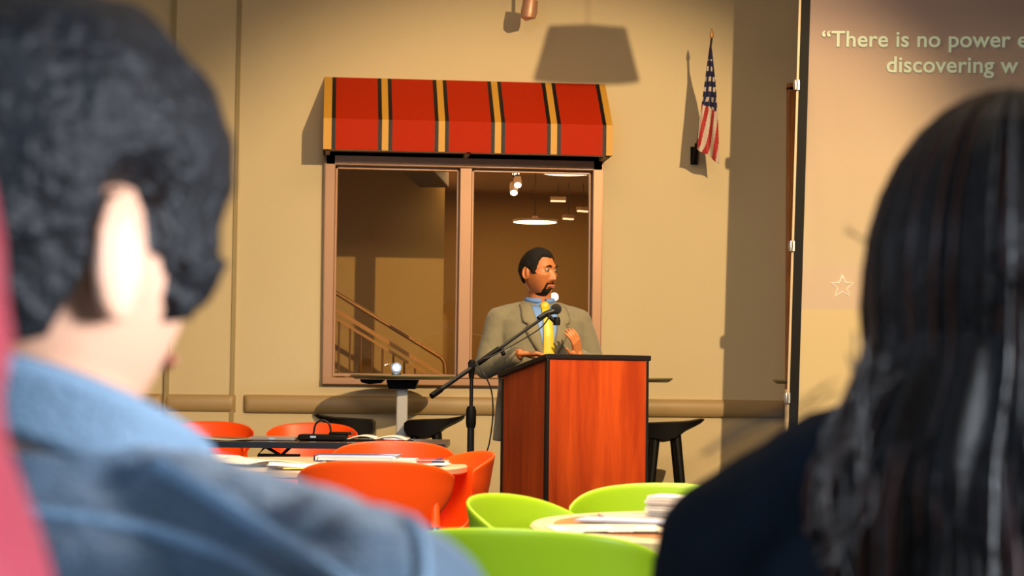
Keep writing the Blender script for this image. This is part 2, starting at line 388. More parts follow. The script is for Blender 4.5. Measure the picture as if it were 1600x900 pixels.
t = thing('globe_reflection', (p.x, p.y, 0), 0, 'small white globe lamp shining just behind the speaker\'s chin', 'lamp')
build('post', MB().lathe([(.12, 0), (.12, .02), (.014, .03), (.014, p.z-.04)], 20), M['beam'], t)
build('globe', MB().ellipsoid((0, 0, p.z), (.032, .032, .032), 20), emis('globe_glow', (1, .95, .85), 12), t)

# ------------------------------------------------------------------ awning
e = .37
def wp(px, py, off=0): v = on_y(px, py, WY-off); return v
a_x0, a_x1 = wp(506, 180).x, wp(945, 180).x; az1 = wp(725, 126).z; azf = wp(727, 190, e).z; az0 = wp(727, 238, e).z
aw = thing('awning', ((a_x0+a_x1)/2, WY, az0), 0, 'red awning with yellow and black stripes mounted on the wall above the window', 'awning')
W2 = (a_x1-a_x0)/2; H1 = az1-az0; Hf = azf-az0; eb = .04
# stripe boundaries across the width (fractions)
fr = [(0, .028, 1), (.028, .042, 2), (.042, .183, 0), (.183, .197, 2), (.197, .226, 1), (.226, .241, 2)]
per = .1955; st_ = [(0, .028, 1)]
x = .028
for i in range(5):
    st_ += [(x, x+.0135, 2), (x+.0135, x+.0135+.1455, 0), (x+.159, x+.1725, 2)]
    x += .1725
    nx = .028 + (i+1)*(.944+.0285)/5
    if i < 4: st_.append((x, nx, 1)); x = nx
    else: st_.append((x, 1, 1))
b = MB()
prof = [(0, H1), (-e, Hf), (-e, 0)]
for (u0_, u1_, mi) in st_:
    xa, xb = -W2+2*W2*u0_, -W2+2*W2*u1_
    for (ya, za), (yb, zb) in zip(prof, prof[1:]):
        b.add([(xa, ya, za), (xb, ya, za), (xb, yb, zb), (xa, yb, zb)], [(0, 1, 2, 3)], mi)
for sx in (-1, 1):
    x = sx*W2; b.add([(x, 0, H1), (x, -e, Hf), (x, -e, 0), (x, 0, 0)], [(0, 1, 2, 3)], 1)
build('canopy', b, [M['red'], M['yellow'], M['black_gloss']], aw, smooth=False)
b = MB().box((0, -e+.03, .012), (2*W2-.02, .04, .03)).box((0, -.03, .012), (2*W2-.02, .04, .03))
for sx in (-1, 0, 1): b.box((sx*(W2-.03), -e/2, .012), (.03, e-.02, .03))
build('awning_frame', b, M['tan'], aw, smooth=False)
build('soffit', MB().box((0, -e/2, .032), (2*W2-.03, e-.03, .008)), M['tan'], aw, smooth=False)

# ------------------------------------------------------------------ flag
fe = .62
B0 = wp(1085, 243, .02); tip = wp(1112, 60, fe)
fl = thing('wall_flag', (B0.x, WY, B0.z), 0, 'small American flag hanging from a slanted pole on the wall right of the awning', 'flag')
o = Vector((B0.x, WY, B0.z)); tp = tip-o; bp = Vector((0, -.05, -.03))
build('bracket', MB().box((0, -.012, 0), (.05, .024, .12)).tube([(0, -.03, -.05), tuple(bp + (tp-bp)*.13)], .018), M['black'], fl)
build('pole', MB().tube([tuple(bp), tuple(tp)], .0075), M['polew'], fl)
build('finial', MB().lathe([(.004, 0), (.013, .01), (.012, .03), (.002, .07)], 16, c=tuple(tp)), M['gold'], fl)
# hanging cloth: left edge follows the pole, free edge hangs almost plumb below the tip
def fp(px, py, off): return wp(px, py, off)-o
rows = [  # py-left (px,py,off), right (px,py,off)
 ((1110, 73, .60), (1112, 73, .60)), ((1106, 100, .54), (1115, 102, .56)), ((1101, 130, .50), (1118, 130, .50)),
 ((1097, 158, .47), (1120, 160, .45)), ((1093, 190, .46), (1122, 190, .40)), ((1090, 226, .46), (1123, 222, .36)), ((1089, 232, .46), (1125, 256, .34))]
def flagpt(u, v):
    t = v*(len(rows)-1); i = min(int(t), len(rows)-2); k = t-i
    L = fp(*rows[i][0])*(1-k)+fp(*rows[i+1][0])*k; Rr = fp(*rows[i][1])*(1-k)+fp(*rows[i+1][1])*k
    p = L*(1-u)+Rr*u; p += Vector((0, .03*sin(u*3*pi)*v, 0)); return p
def flagm(u, v):
    if v < .52+.06*u: # canton with stars
        uu = u*5*(.4+v); vv = v*22
        return 1 if (int(vv) % 2 == 0 and (int(uu*1.3+int(vv/2) % 2*.5) % 2 == 0) and v > .12) else 2
    s_ = u*4.4 + (v)*5.0*.9
    return 0 if int(s_*1.1) % 2 == 0 else 1
build('flag_cloth', MB().grid(flagpt, 36, 120, mfn=flagm), [M['flagr'], M['flagw'], M['flagb']], fl, solid=.002)

# ------------------------------------------------------------------ projection screen
DS = 11.45
s0 = at(1254, 2, DS); sb = at(1233, 640, DS)
tilt = math.atan2((s0-sb).dot(r0), (s0-sb).z)
srz = -YAW + R(-7.6)
org = at(1233, 640, DS)
scn = thing('projection_screen', (org.x, org.y, 0), srz, 'large projection screen with black border showing a quotation, right side of the room', 'screen')
sx_ = tilt + R(.2)
zb = org.z-.38; SW, SH = 2.9, at(1261, -165, DS).z-zb
def sp(x, y, z):   # slight lean of the whole frame
    return Vector((x + sin(sx_)*(z-org.z), y, z))
def srect(b, x0, x1, z0, z1, y0, y1, mi=0):
    vs = [sp(x, y, z) for z in (z0, z1) for (x, y) in ((x0, y0), (x1, y0), (x1, y1), (x0, y1))]
    b.add(vs, ((3, 2, 1, 0), (4, 5, 6, 7), (0, 1, 5, 4), (1, 2, 6, 5), (2, 3, 7, 6), (3, 0, 4, 7)), mi)
# the picture shown on the screen
pm = bpy.data.materials.new('projected_slide'); pm.use_nodes = True; nt = pm.node_tree; bs = nt.nodes['Principled BSDF']
tc = nt.nodes.new('ShaderNodeTexCoord'); sx = nt.nodes.new('ShaderNodeSeparateXYZ'); nt.links.new(tc.outputs['Object'], sx.inputs[0])
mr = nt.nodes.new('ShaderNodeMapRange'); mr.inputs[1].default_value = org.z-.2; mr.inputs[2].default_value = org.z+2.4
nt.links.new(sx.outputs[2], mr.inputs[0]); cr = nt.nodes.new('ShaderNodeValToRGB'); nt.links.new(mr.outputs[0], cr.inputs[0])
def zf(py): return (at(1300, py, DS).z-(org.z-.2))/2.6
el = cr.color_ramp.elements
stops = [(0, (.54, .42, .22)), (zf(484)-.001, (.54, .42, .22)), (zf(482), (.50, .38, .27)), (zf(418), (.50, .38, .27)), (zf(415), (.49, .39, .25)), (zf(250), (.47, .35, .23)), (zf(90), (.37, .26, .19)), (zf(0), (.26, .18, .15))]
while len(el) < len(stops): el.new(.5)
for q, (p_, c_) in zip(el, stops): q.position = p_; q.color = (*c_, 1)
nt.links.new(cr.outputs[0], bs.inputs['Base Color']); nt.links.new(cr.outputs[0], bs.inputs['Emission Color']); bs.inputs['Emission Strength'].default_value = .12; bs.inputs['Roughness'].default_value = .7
BW = .055
b = MB(); b.grid(lambda u, v: sp(BW + (SW-2*BW)*u, .006*sin(u*90+v*14)*exp(-u*22)*(v > .3), zb + BW + (SH-2*BW)*v), 160, 40)
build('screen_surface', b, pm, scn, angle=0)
b = MB(); srect(b, 0, BW, zb, zb+SH, -.004, .012); srect(b, SW-BW, SW, zb, zb+SH, -.004, .012); srect(b, BW, SW-BW, zb, zb+BW, -.004, .012); srect(b, BW, SW-BW, zb+SH-BW, zb+SH, -.004, .012)
build('border', b, M['black'], scn, smooth=False)
b = MB(); srect(b, -.014, 0, zb, zb+SH, .0, .03); srect(b, SW, SW+.022, zb, zb+SH, .0, .03); srect(b, 0, SW, zb+SH, zb+SH+.022, .0, .03); srect(b, 0, SW, zb-.022, zb, .0, .03)
build('frame_tube', b, M['tabe'], scn, smooth=False)
for x in (-.011, SW+.011):
    for py in (130, 384, 622):
        z = at(1240, py, DS).z; p = sp(x, -.005, z)
        build('corner_latch', MB().box(tuple(p), (.03, .03, .06)).lathe([(.012, -.03), (.016, 0), (.012, .03)], 12, c=tuple(p+Vector((-.008, -.012, 0)))), M['silver'], scn)
    build('leg', MB().tube([tuple(sp(x, .03, zb+.5)), (x-.01, .03, .03)], .016).tube([(x-.01, -.4, .016), (x-.01, .45, .016)], .014), M['tabe'], scn)
txm = emis('projected_text', (.46, .52, .36), .30)
def stext(s_, px, py, size, name):
    cu = bpy.data.curves.new(name, 'FONT'); cu.body = s_; cu.size = size; cu.extrude = .0005; cu.offset = .0020; cu.space_character = 1.02
    tmp = bpy.data.objects.new('tmp', cu); C.objects.link(tmp); bpy.context.view_layer.update()
    me = bpy.data.meshes.new_from_object(tmp.evaluated_get(bpy.context.evaluated_depsgraph_get())); bpy.data.objects.remove(tmp); bpy.data.curves.remove(cu)
    me.materials.clear(); me.materials.append(txm); ob = bpy.data.objects.new(name, me); C.objects.link(ob)
    # where that picture point meets the screen plane
    n = Vector((sin(srz), -cos(srz), 0)); v = ray(px, py); d = (org-CAM).dot(n)/v.dot(n); w = CAM+v*d
    rel = w-Vector((org.x, org.y, 0)); lx = rel.dot(Vector((cos(srz), sin(srz), 0)))
    ob.parent = scn; ob.location = (lx, -.012, w.z); ob.rotation_euler = Euler((R(90), sx_*.6, 0), 'XYZ'); return ob
stext('“There is no power e', 1283, 73, .135, 'quotation_lettering')
stext('discovering w', 1384, 113, .135, 'quotation_lettering')
# star outline
n = Vector((sin(srz), -cos(srz), 0)); v = ray(1316, 448); d = (org-CAM).dot(n)/v.dot(n); w = CAM+v*d; rel = w-Vector((org.x, org.y, 0)); lx = rel.dot(Vector((cos(srz), sin(srz), 0)))
pts = [];
for k in range(10):
    a = pi/2 + k*pi/5; r_ = .07 if k % 2 == 0 else .03; pts.append((lx+r_*cos(a), -.006, w.z+r_*sin(a)))
build('star_outline', MB().tube(pts+[pts[0]], .0024, 6, cap=False), emis('star_light', (.80, .72, .60), .55), scn)

# ------------------------------------------------------------------ lectern
th = R(29); LW, LD, LH = .555, .44, 1.0
NC = ground(851, 9.0)                     # near vertical corner
lc = thing('lectern', NC, facing(29), 'cherry wood lectern with black edging and sloping top, speaker standing behind it', 'lectern')
zt = at(851, 553, 9.0).z; zbk = zt-.085
def lz(y): return zt-.026 + (zbk-zt)*(y/LD)
build('side_panel', MB().prism([(0.006, .03), (LD, .03), (LD, lz(LD)), (.006, lz(0))], .0, .02, fn=lambda a, b_, c: Vector((c, a, b_))), M['cherry'], lc, smooth=False)
build('side_panel', MB().prism([(0.006, .03), (LD, .03), (LD, lz(LD)), (.006, lz(0))], LW-.02, LW, fn=lambda a, b_, c: Vector((c, a, b_))), M['cherry'], lc, smooth=False)
build('front_panel', MB().box((LW/2, -.002, (.03+zt-.026)/2), (LW-.006, .018, zt-.056)), M['cherry'], lc, smooth=False)
build('shelf', MB().box((LW/2, LD/2+.05, .72), (LW-.045, LD-.12, .018)), M['cherry'], lc, smooth=False)
build('kick_base', MB().box((LW/2, LD/2, .015), (LW-.03, LD-.03, .03)), M['edge'], lc, smooth=False)
b = MB()
for x in (0, LW): b.box((x, 0, (zt)/2-.008), (.016, .026, zt-.03))
b.box((0, LD-.008, lz(LD)/2), (.014, .016, lz(LD)-.02)).box((LW, LD-.008, lz(LD)/2), (.014, .016, lz(LD)-.02))
build('edge_trim', b, M['edge'], lc, smooth=False, bevel=.003)
ov = .018
b = MB().prism([(-ov, zt-.026+.003), (LD+.02, lz(LD+.02)), (LD+.02, lz(LD+.02)+.026), (-ov, zt+.003)], -ov, LW+ov, fn=lambda a, b_, c: Vector((c, a, b_)))
build('lectern_top', b, M['edge'], lc, smooth=False, bevel=.005)
build('book_ledge', MB().box((LW/2, LD, lz(LD)+.034), (LW-.02, .015, .02)), M['edge'], lc, smooth=False)

# ------------------------------------------------------------------ microphone stand
MD = 8.9
mf = ground(732, MD); clutch = at(737, 577, MD)-mf
ms = thing('microphone_stand', mf, 0, 'black boom microphone stand on the floor left of the lectern', 'stand')
ms_w = lambda px, py, d: at(px, py, d)-mf
build('base', MB().lathe([(.13, 0), (.13, .012), (.05, .028), (.016, .04)], 32), M['blackm'], ms)
pt = Vector((0, 0, 0)); zk = at(732, 645, MD).z
build('pole', MB().tube([(0, 0, .03), (0, 0, zk)], .0165, 16).tube([(0, 0, zk-.03), (0, 0, clutch.z-.01)], .009, 14), M['blackm'], ms)
build('height_knob', MB().lathe([(.02, -.05), (.024, -.03), (.024, .03), (.017, .05)], 18, c=(0, 0, zk-.02)), M['black'], ms)
c0 = Vector((0, 0, clutch.z))
build('clutch', MB().lathe([(.012, -.04), (.016, 0), (.018, .03), (.01, .045)], 16, c=tuple(c0)).tube([tuple(c0+Vector((0, -.03, .02))), tuple(c0+Vector((0, .04, .02)))], .014, 14).tube([tuple(c0+Vector((.0, .03, .02))), tuple(c0+Vector((.03, .05, .03)))], .008), M['black'], ms)
b0 = ms_w(674, 619, MD-.12); b1 = ms_w(852, 494, MD+.33)
cc = b0+(b1-b0)*.34
build('boom_arm', MB().tube([tuple(b0), tuple(cc)], .0105, 12).tube([tuple(cc), tuple(b1)], .0075, 12), M['blackm'], ms)
build('end_grip', MB().tube([tuple(b0+(b1-b0)*-.0), tuple(b0+(b1-b0)*.08)], .014, 12), M['black'], ms)
build('boom_collar', MB().tube([tuple(b0+(b1-b0)*.40), tuple(b0+(b1-b0)*.58)], .013, 12).tube([tuple(b0+(b1-b0)*.60), tuple(b0+(b1-b0)*.60+Vector((.01, -.02, -.035)))], .010, 12), M['black'], ms)
# microphone in a clip on the end of the boom
mp_ = mf + b1
mc = thing('microphone', mp_, 0, 'black microphone in a clip at the upper end of the boom arm', 'microphone')
dv = (b1-b0).normalized(); q = at(869, 483, MD+.36)-mp_
build('microphone_body', MB().tube([tuple(-dv*.05+Vector((0, 0, .012))), (0, 0, .012), tuple(q*.7)], [.011, .012, .016], 14), M['blackm'], mc)
build('grille', MB().ellipsoid(tuple(q), (.027, .026, .026), 20), mat('mic_grille', (.03, .03, .03), .5, metal=.5, bump=1, bscale=400), mc)
build('clip', MB().tube([tuple(q*.2), tuple(q*.2+Vector((.05, 0, -.045)))], .010, 10).lathe([(.016, -.02), (.018, 0), (.014, .02)], 12, c=tuple(q*.2+Vector((.045, 0, -.03)))), M['black'], mc)
# cable
cp = [at(860, 492, MD+.3), at(845, 512, MD+.25), at(812, 533, MD+.15), at(770, 556, MD+.06), at(745, 566, MD), at(757, 585, MD-.03), at(768, 612, MD-.03), at(770, 650, MD-.03), at(765, 690, MD-.03), at(756, 740, MD-.02), ground(748, MD-.03, .06), ground(735, MD-.25, .008), ground(700, MD-.4, .006)]
def spline(pts, n=8):
    out = []
    P = [pts[0]]+list(pts)+[pts[-1]]
    for i in range(1, len(P)-2):
        for k in range(n):
            t = k/n; a, b_, c, d = P[i-1], P[i], P[i+1], P[i+2]
            out.append(.5*((2*b_)+(c-a)*t+(2*a-5*b_+4*c-d)*t*t+(3*b_-a-3*c+d)*t**3))
    return out+[P[-2]]
tag(build('microphone_cable', MB().tube(spline(cp), .0035, 8), M['blackm']), 'thin dark microphone cable drooping from the boom down beside the stand', 'cable')

# ------------------------------------------------------------------ chairs
def make_chair(name, m, loc, rz, label, cat='chair', group=None):
    t = thing(name, loc, rz, label, cat, group)
    rows = [(-.235, .415, .14, 0, .0), (-.225, .432, .17, 0, .01), (-.17, .442, .195, 0, .02), (-.08, .437, .21, 0, .045), (.03, .428, .21, 0, .07), (.12, .435, .20, -.015, .10),
            (.175, .47, .195, -.045, .10), (.205, .54, .215, -.075, .075), (.225, .61, .245, -.105, .04), (.24, .68, .262, -.13, .005), (.252, .745, .268, -.145, -.025), (.262, .80, .270, -.15, -.062)]
    def fn(u, v):
        k = v*(len(rows)-1); i = min(int(k), len(rows)-2); f = k-i
        y, z, w, wy, wz = [rows[i][q]*(1-f)+rows[i+1][q]*f for q in range(5)]
        s_ = 2*u-1; return Vector((w*sin(s_*pi/2*.82)/sin(pi/2*.82), y+wy*s_*s_, z+wz*s_*s_*(.6+.4*s_*s_)))
    sh = build('shell', MB().grid(fn, 16, 22), m, t, sub=1, solid=.009, angle=0)
    for s_ in (-1, 1):
        top = Vector((s_*.208, .167, .635)); bot = Vector((s_*.225, .27, .0))
        build('leg_socket', MB().tube([tuple(top+(bot-top)*-.10), tuple(top), tuple(top+(bot-top)*.10)], [.006, .014, .017], 14), m, t)
        build('leg', MB().tube([tuple(top+(bot-top)*.06), tuple(bot)], .012, 14), M['silver'], t)
        top = Vector((s_*.15, -.13, .43)); bot = Vector((s_*.20, -.20, 0))
        build('leg', MB().tube([tuple(top), tuple(bot)], .012, 14), M['silver'], t)
    build('front_bar', MB().tube([(-.15, -.13, .425), (.15, -.13, .425)], .009, 10), M['silver'], t)
    build('rear_bar', MB().tube([(-.212, .165, .50), (-.12, .14, .415), (.12, .14, .415), (.212, .165, .50)], .009, 10), M['silver'], t)
    return t
og = 'orange tub chairs'
oc = make_chair('tub_chair', M['orange'], ground(588, 6.63), facing(178), 'orange tub chair seen from behind at the near side of the paper-strewn table', group=og)
dup(oc, ground(609, 8.10), facing(2), 'orange tub chair tucked behind the round paper-strewn table, facing the camera', og)
dup(oc, ground(657, 7.22), facing(-72), 'orange tub chair at the right end of the round paper-strewn table, turned sideways', og)
dup(oc, ground(317, 11.15), facing(0), 'left orange chair of the pair behind the long dark table', og)
dup(oc, ground(481, 11.15), facing(0), 'orange tub chair behind the long dark table, directly behind the black bag', og)
gg = 'lime green tub chairs'
gc = make_chair('tub_chair', M['green'], ground(838, 3.80), facing(166), 'lime green tub chair with its back to the camera, before the wooden table', group=gg)
dup(gc, ground(905, 4.50), facing(68), 'lime green tub chair at the left side of the wooden table, below the lectern corner', gg)
dup(gc, ground(1050, 4.93), facing(0), 'lime green tub chair behind the round wooden table, facing the camera', gg)

# ------------------------------------------------------------------ round tables
TZ = .74
def round_table(loc, Rr, label, m_in, m_rim, ring):
    t = thing('round_table', loc, 0, label, 'table')
    build('tabletop', MB().lathe([(.001, TZ-.001), (Rr-ring, TZ-.001), (Rr-ring, TZ-.02), (.001, TZ-.02)], 72), m_in, t)
    build('rim', MB().lathe([(Rr-ring, TZ-.022), (Rr-ring, TZ), (Rr-.006, TZ), (Rr, TZ-.006), (Rr, TZ-.024), (Rr-.008, TZ-.03), (Rr-ring, TZ-.03)], 72), m_rim, t)
    build('pedestal', MB().lathe([(.035, .03), (.035, TZ-.05), (.14, TZ-.035), (.14, TZ-.022)], 28), M['blackm'], t)
    b = MB()
    for k in range(4): a = k*pi/2+pi/4; b.box((.14*cos(a), .14*sin(a), .022), (.30, .06, .03), rot=Matrix.Rotation(a, 3, 'Z'))
    build('foot', b, M['blackm'], t, smooth=False, bevel=.006)
    return t
GT = ground(1172, 4.46); round_table(GT, .52, 'round table with reddish wood centre and beige rim among the lime green chairs', M['tabw'], M['tabe'], .055)
OT = ground(487, 7.39); round_table(OT, .59, 'round tan table littered with papers among the orange chairs', M['tant'], M['tabe'], .03)

# ------------------------------------------------------------------ long dark table
DT = ground(330, 10.6); tlen = 2.7; rx_ = ground(692, 10.2).x
tdk = thing('folding_table', (0, 0, 0), -YAW, 'long dark rectangular table with black edge in front of the orange chair pair', 'table')
pr = ground(692, 9.68); pl = pr - Vector((cos(-YAW), sin(-YAW), 0))*tlen; ctr = (pr+pl)/2 + Vector((-sin(-YAW), cos(-YAW), 0))*.38
tdk.location = (ctr.x, ctr.y, 0)
build('tabletop', MB().box((0, 0, TZ-.012), (tlen, .76, .022)), M['dark'], tdk, smooth=False, bevel=.004)
build('edge_band', MB().box((0, -.381, TZ-.016), (tlen, .006, .03)).box((0, .381, TZ-.016), (tlen, .006, .03)).box((tlen/2, 0, TZ-.016), (.006, .765, .03)).box((-tlen/2, 0, TZ-.016), (.006, .765, .03)), M['edge'], tdk, smooth=False)
for s_ in (-1, 1):
    for q in (-1, 1): build('leg', MB().tube([(s_*(tlen/2-.22), q*.28, TZ-.03), (s_*(tlen/2-.2), q*.32, 0)], .015), M['blackm'], tdk)
build('leg_brace', MB().tube([(.55, -.2, TZ-.03), (.5, -.2, TZ-.075), (.42, -.2, TZ-.03)], .009).tube([(.42, -.2, TZ-.03), (.38, -.2, TZ-.075), (.6, -.2, TZ-.075)], .009), M['blackm'], tdk)

# ------------------------------------------------------------------ papers, books, bag
def tabpt(px, py, z):
    v = ray(px, py); return CAM + v*((z-EYE)/v.z)
def sheet(name, loc, w, l, rz, m, label, cat, curl=.0, th=.002, group=None, mats=None, mfn=None, seed=0):
    b = MB(); rn = random.Random(seed)
    ph = rn.random()*6
    f = lambda u, v: Vector(((u-.5)*w, (v-.5)*l, curl*(.5+.5*sin(u*5+ph))*(abs(2*v-1)**2)*.6 + curl*.8*max(0, u-.7)**1.2))
    n0 = 14
    b.grid(f, n0, 10, mfn=mfn)
    o_ = build(name, b, mats or m, solid=th, angle=0); o_.location = (loc.x, loc.y, loc.z+th/2+.0008); o_.rotation_euler = (0, 0, rz)
    return tag(o_, label, cat, group)
def booklet(name, loc, w, l, h, rz, m, label, cat, group=None, tilt=0):
    t = thing(name, loc, rz, label, cat, group)
    build('pages', MB().box((0, 0, h/2), (w*.97, l*.97, h*.8)), M['paper'], t, smooth=False)
    build('cover', MB().box((0, 0, h-.001), (w, l, .0016)).box((0, 0, .001), (w, l, .0016)).box((-w/2, 0, h/2), (.0016, l, h)), m, t, smooth=False)
    t.rotation_euler = (tilt, 0, rz); return t
def newsm(u, v): return 1 if (int(v*30) % 2 == 0 and int(u*23+int(v*9)*7) % 5 > 1 and .06 < u < .94) else 0
# lime table
p = tabpt(950, 828, TZ); sheet('newspaper', p, .26, .20, facing(8), None, 'cream newspaper page with small print lying at the front left of the wooden table', 'newspaper', .004, mats=[M['paperc'], M['ink']], mfn=lambda u, v: 1 if (int(v*14) % 2 == 0 and (int(u*17)+int(v*14)*5) % 7 > 3 and .05 < u < .95) else 0)
p = tabpt(985, 815, TZ+.004); booklet('brochure', p, .24, .11, .005, facing(-18), M['paleb'], 'pale blue glossy brochure lying across the newspaper on the wooden table', 'brochure')
p = tabpt(1010, 808, TZ); booklet('magazine', p, .22, .15, .004, facing(5), M['greyp'], 'grey glossy magazine under the booklets on the wooden table', 'magazine')
p0_ = tabpt(1062, 806, TZ+.005)
for k in range(8):
    b_ = booklet('booklet', p0_+Vector((.004*sin(k*2.1), .003*cos(k*1.7), .0062*k+.001)), .14, .10, .0048, facing(-26+3*sin(k*1.3)), M['paper'], 'white booklet in the neat stack beside the dark shirted woman', 'booklet', 'stacked white booklets on the wooden table')
# orange table
OZ = TZ
items = [(300, 716, .22, .3, 20, 'paper', 'white sheet at the far left end of the round tan table', .02),
         (345, 722, .21, .28, -15, 'paper', 'pale sheet second from the left on the round tan table, overlapping the leftmost', .012),
         (405, 724, .24, .28, 35, 'paperc', 'cream sheet with curled edge left of the middle of the tan table', .025),
         (455, 730, .20, .26, 5, 'paper', 'white page with yellow card beside it on the tan table', .01)]
for i, (px, py, w, l, a, mm, lb, cu) in enumerate(items):
    p = tabpt(px, py, OZ+.001+.003*i)
    r2 = Vector((p.x-OT.x, p.y-OT.y, 0))
    if r2.length > .46: r2 = r2.normalized()*.46; p = Vector((OT.x+r2.x, OT.y+r2.y, p.z))
    sheet('loose_sheet', p, w, l, facing(a), M[mm], lb, 'paper', cu, group='loose sheets on the tan table', seed=i)
p = tabpt(478, 733, OZ+.012); sheet('yellow_card', p, .16, .06, facing(10), M['yellp'], 'small yellow printed card at the front of the tan table', 'card', .002)
p = tabpt(560, 719, OZ+.002); booklet('binder', p, .33, .20, .022, facing(-3), M['navy'], 'navy and white binder lying flat at the middle of the tan table', 'binder')
p = tabpt(555, 718, OZ+.026); booklet('binder', p, .28, .18, .012, facing(4), M['paleb'], 'pale blue folder on top of the navy binder', 'folder')
p = tabpt(660, 722, OZ+.001); t = booklet('magazine', p, .24, .17, .012, facing(-6), M['paper'], 'white magazine with red and blue print near the right rim of the tan table', 'magazine')
build('cover_print', MB().box((.02, 0, .0128), (.08, .15, .0012), 0).box((.08, 0, .0128), (.05, .15, .0014), 1).box((.02, -.0862, .006), (.06, .0012, .008), 0).box((.075, -.0862, .006), (.05, .0012, .008), 1), [M['redp'], M['navy']], t, smooth=False)
p = tabpt(645, 727, OZ+.001); sheet('loose_sheet', p, .26, .16, facing(-14), M['paper'], 'white sheet sticking out under the red and blue magazine', 'paper', .008, group='loose sheets on the tan table', seed=9)
# tented leaflets: zigzag
b = MB(); q = tabpt(528, 729, OZ+.001)
zz = [(-.10, .004), (-.045, .022), (-.02, .004), (.02, .022), (.055, .004)]
b.grid(lambda u, v: Vector((zz[round(u*4)][0], (v-.5)*.09, zz[round(u*4)][1])), 4, 1)
o_ = build('folded_leaflet', b, M['paper'], solid=.0025, smooth=False); o_.location = q; o_.rotation_euler = (0, 0, facing(0)); tag(o_, 'white zigzag-folded leaflet standing before the navy binder', 'leaflet')
# long table
for i, (px, w, l, a, mm, lb, cu) in enumerate(((228, .30, .2, 5, 'paper', 'white sheet at the left end of the long dark table', .012), (338, .36, .2, -4, 'paperc', 'wide cream sheet with curled right end on the long dark table', .022))):
    p = tabpt(px, 687.5, TZ); sheet('paper_sheet', p, w, l, facing(a), M[mm], lb, 'paper', cu, seed=20+i, group='sheets on the long dark table')
p = tabpt(428, 687.5, TZ); t = thing('document_case', p, facing(0), 'flat grey document case on the long dark table left of the black bag', 'case')
build('case_body', MB().box((0, 0, .009), (.24, .18, .017)), M['greyp'], t, smooth=False, bevel=.004)
build('clasp', MB().box((0, -.092, .009), (.03, .006, .008)), M['silver'], t, smooth=False)
p = tabpt(505, 688, TZ); t = thing('handbag', p, facing(0), 'flat black bag with upright looped handle on the long dark table', 'bag')
build('bag_body', MB().box((0, 0, .016), (.25, .16, .03)).box((.09, .02, .037), (.12, .1, .014)), M['black'], t, bevel=.008)
build('handle', MB().tube(spline([Vector((-.052, 0, .03)), Vector((-.04, 0, .085)), Vector((-.005, 0, .105)), Vector((.03, 0, .085)), Vector((.042, 0, .03))]), .0055, 10), M['blackm'], t)
build('tag_plate', MB().box((-.045, -.081, .02), (.03, .003, .01)), M['silver'], t, smooth=False)
p = tabpt(592, 689, TZ); t = thing('open_book', p, facing(-4), 'open book with white pages on the right end of the long dark table', 'book')
build('cover', MB().box((0, 0, .003), (.34, .2, .005)), M['black'], t, smooth=False)
for s_ in (-1, 1): build('pages', MB().grid(lambda u, v: Vector((s_*(.005+.15*u), (v-.5)*.18, .012+.016*sin(pi*min(1, u*1.1))**.7 if u < .95 else .010)), 10, 2), M['paper'], t, solid=.006)

# ------------------------------------------------------------------ bar tables and stools
BD = 12.3
def bar_table(px, d, label, post=True, Rr=.335):
    p = ground(px, d); ztop = at(px, 587+(px-800)*.012+1, d).z
    t = thing('bar_table', p, facing(0), label, 'table', 'high bar tables along the wall')
    build('tabletop', MB().lathe([(.001, ztop-.028), (Rr-.03, ztop-.028), (Rr, ztop-.008), (Rr, ztop), (.001, ztop)], 64), M['olive'], t)
    build('post', MB().box((0, 0, ztop/2), (.072, .05, ztop-.07)), M['grey'], t, smooth=False, bevel=.008)
    build('mounting_plate', MB().prism([(-.10, -.03), (-.085, -.09), (.085, -.09), (.105, -.03)], -.09, .09, fn=lambda a, b_, c: Vector((a, c, b_+ztop))), M['black'], t, smooth=False, bevel=.006)
    build('foot', MB().lathe([(.24, 0), (.24, .012), (.05, .03), (.04, .04)], 40), M['grey'], t)
    return t, ztop
bt, bz = bar_table(625, BD, 'high round bar table below the left window pane, glowing reflection stand-in on top')
bar_table(967, BD, 'high round bar table mostly hidden behind the lectern')
bar_table(1288, BD, 'high round bar table mostly hidden behind the projection screen')
build('side_box', MB().prism([(-.27, -.03), (-.26, -.05), (-.21, -.062), (-.14, -.055), (-.11, -.03)], -.06, .06, fn=lambda a, b_, c: Vector((a, c, b_+bz))), M['black'], bt, smooth=False)
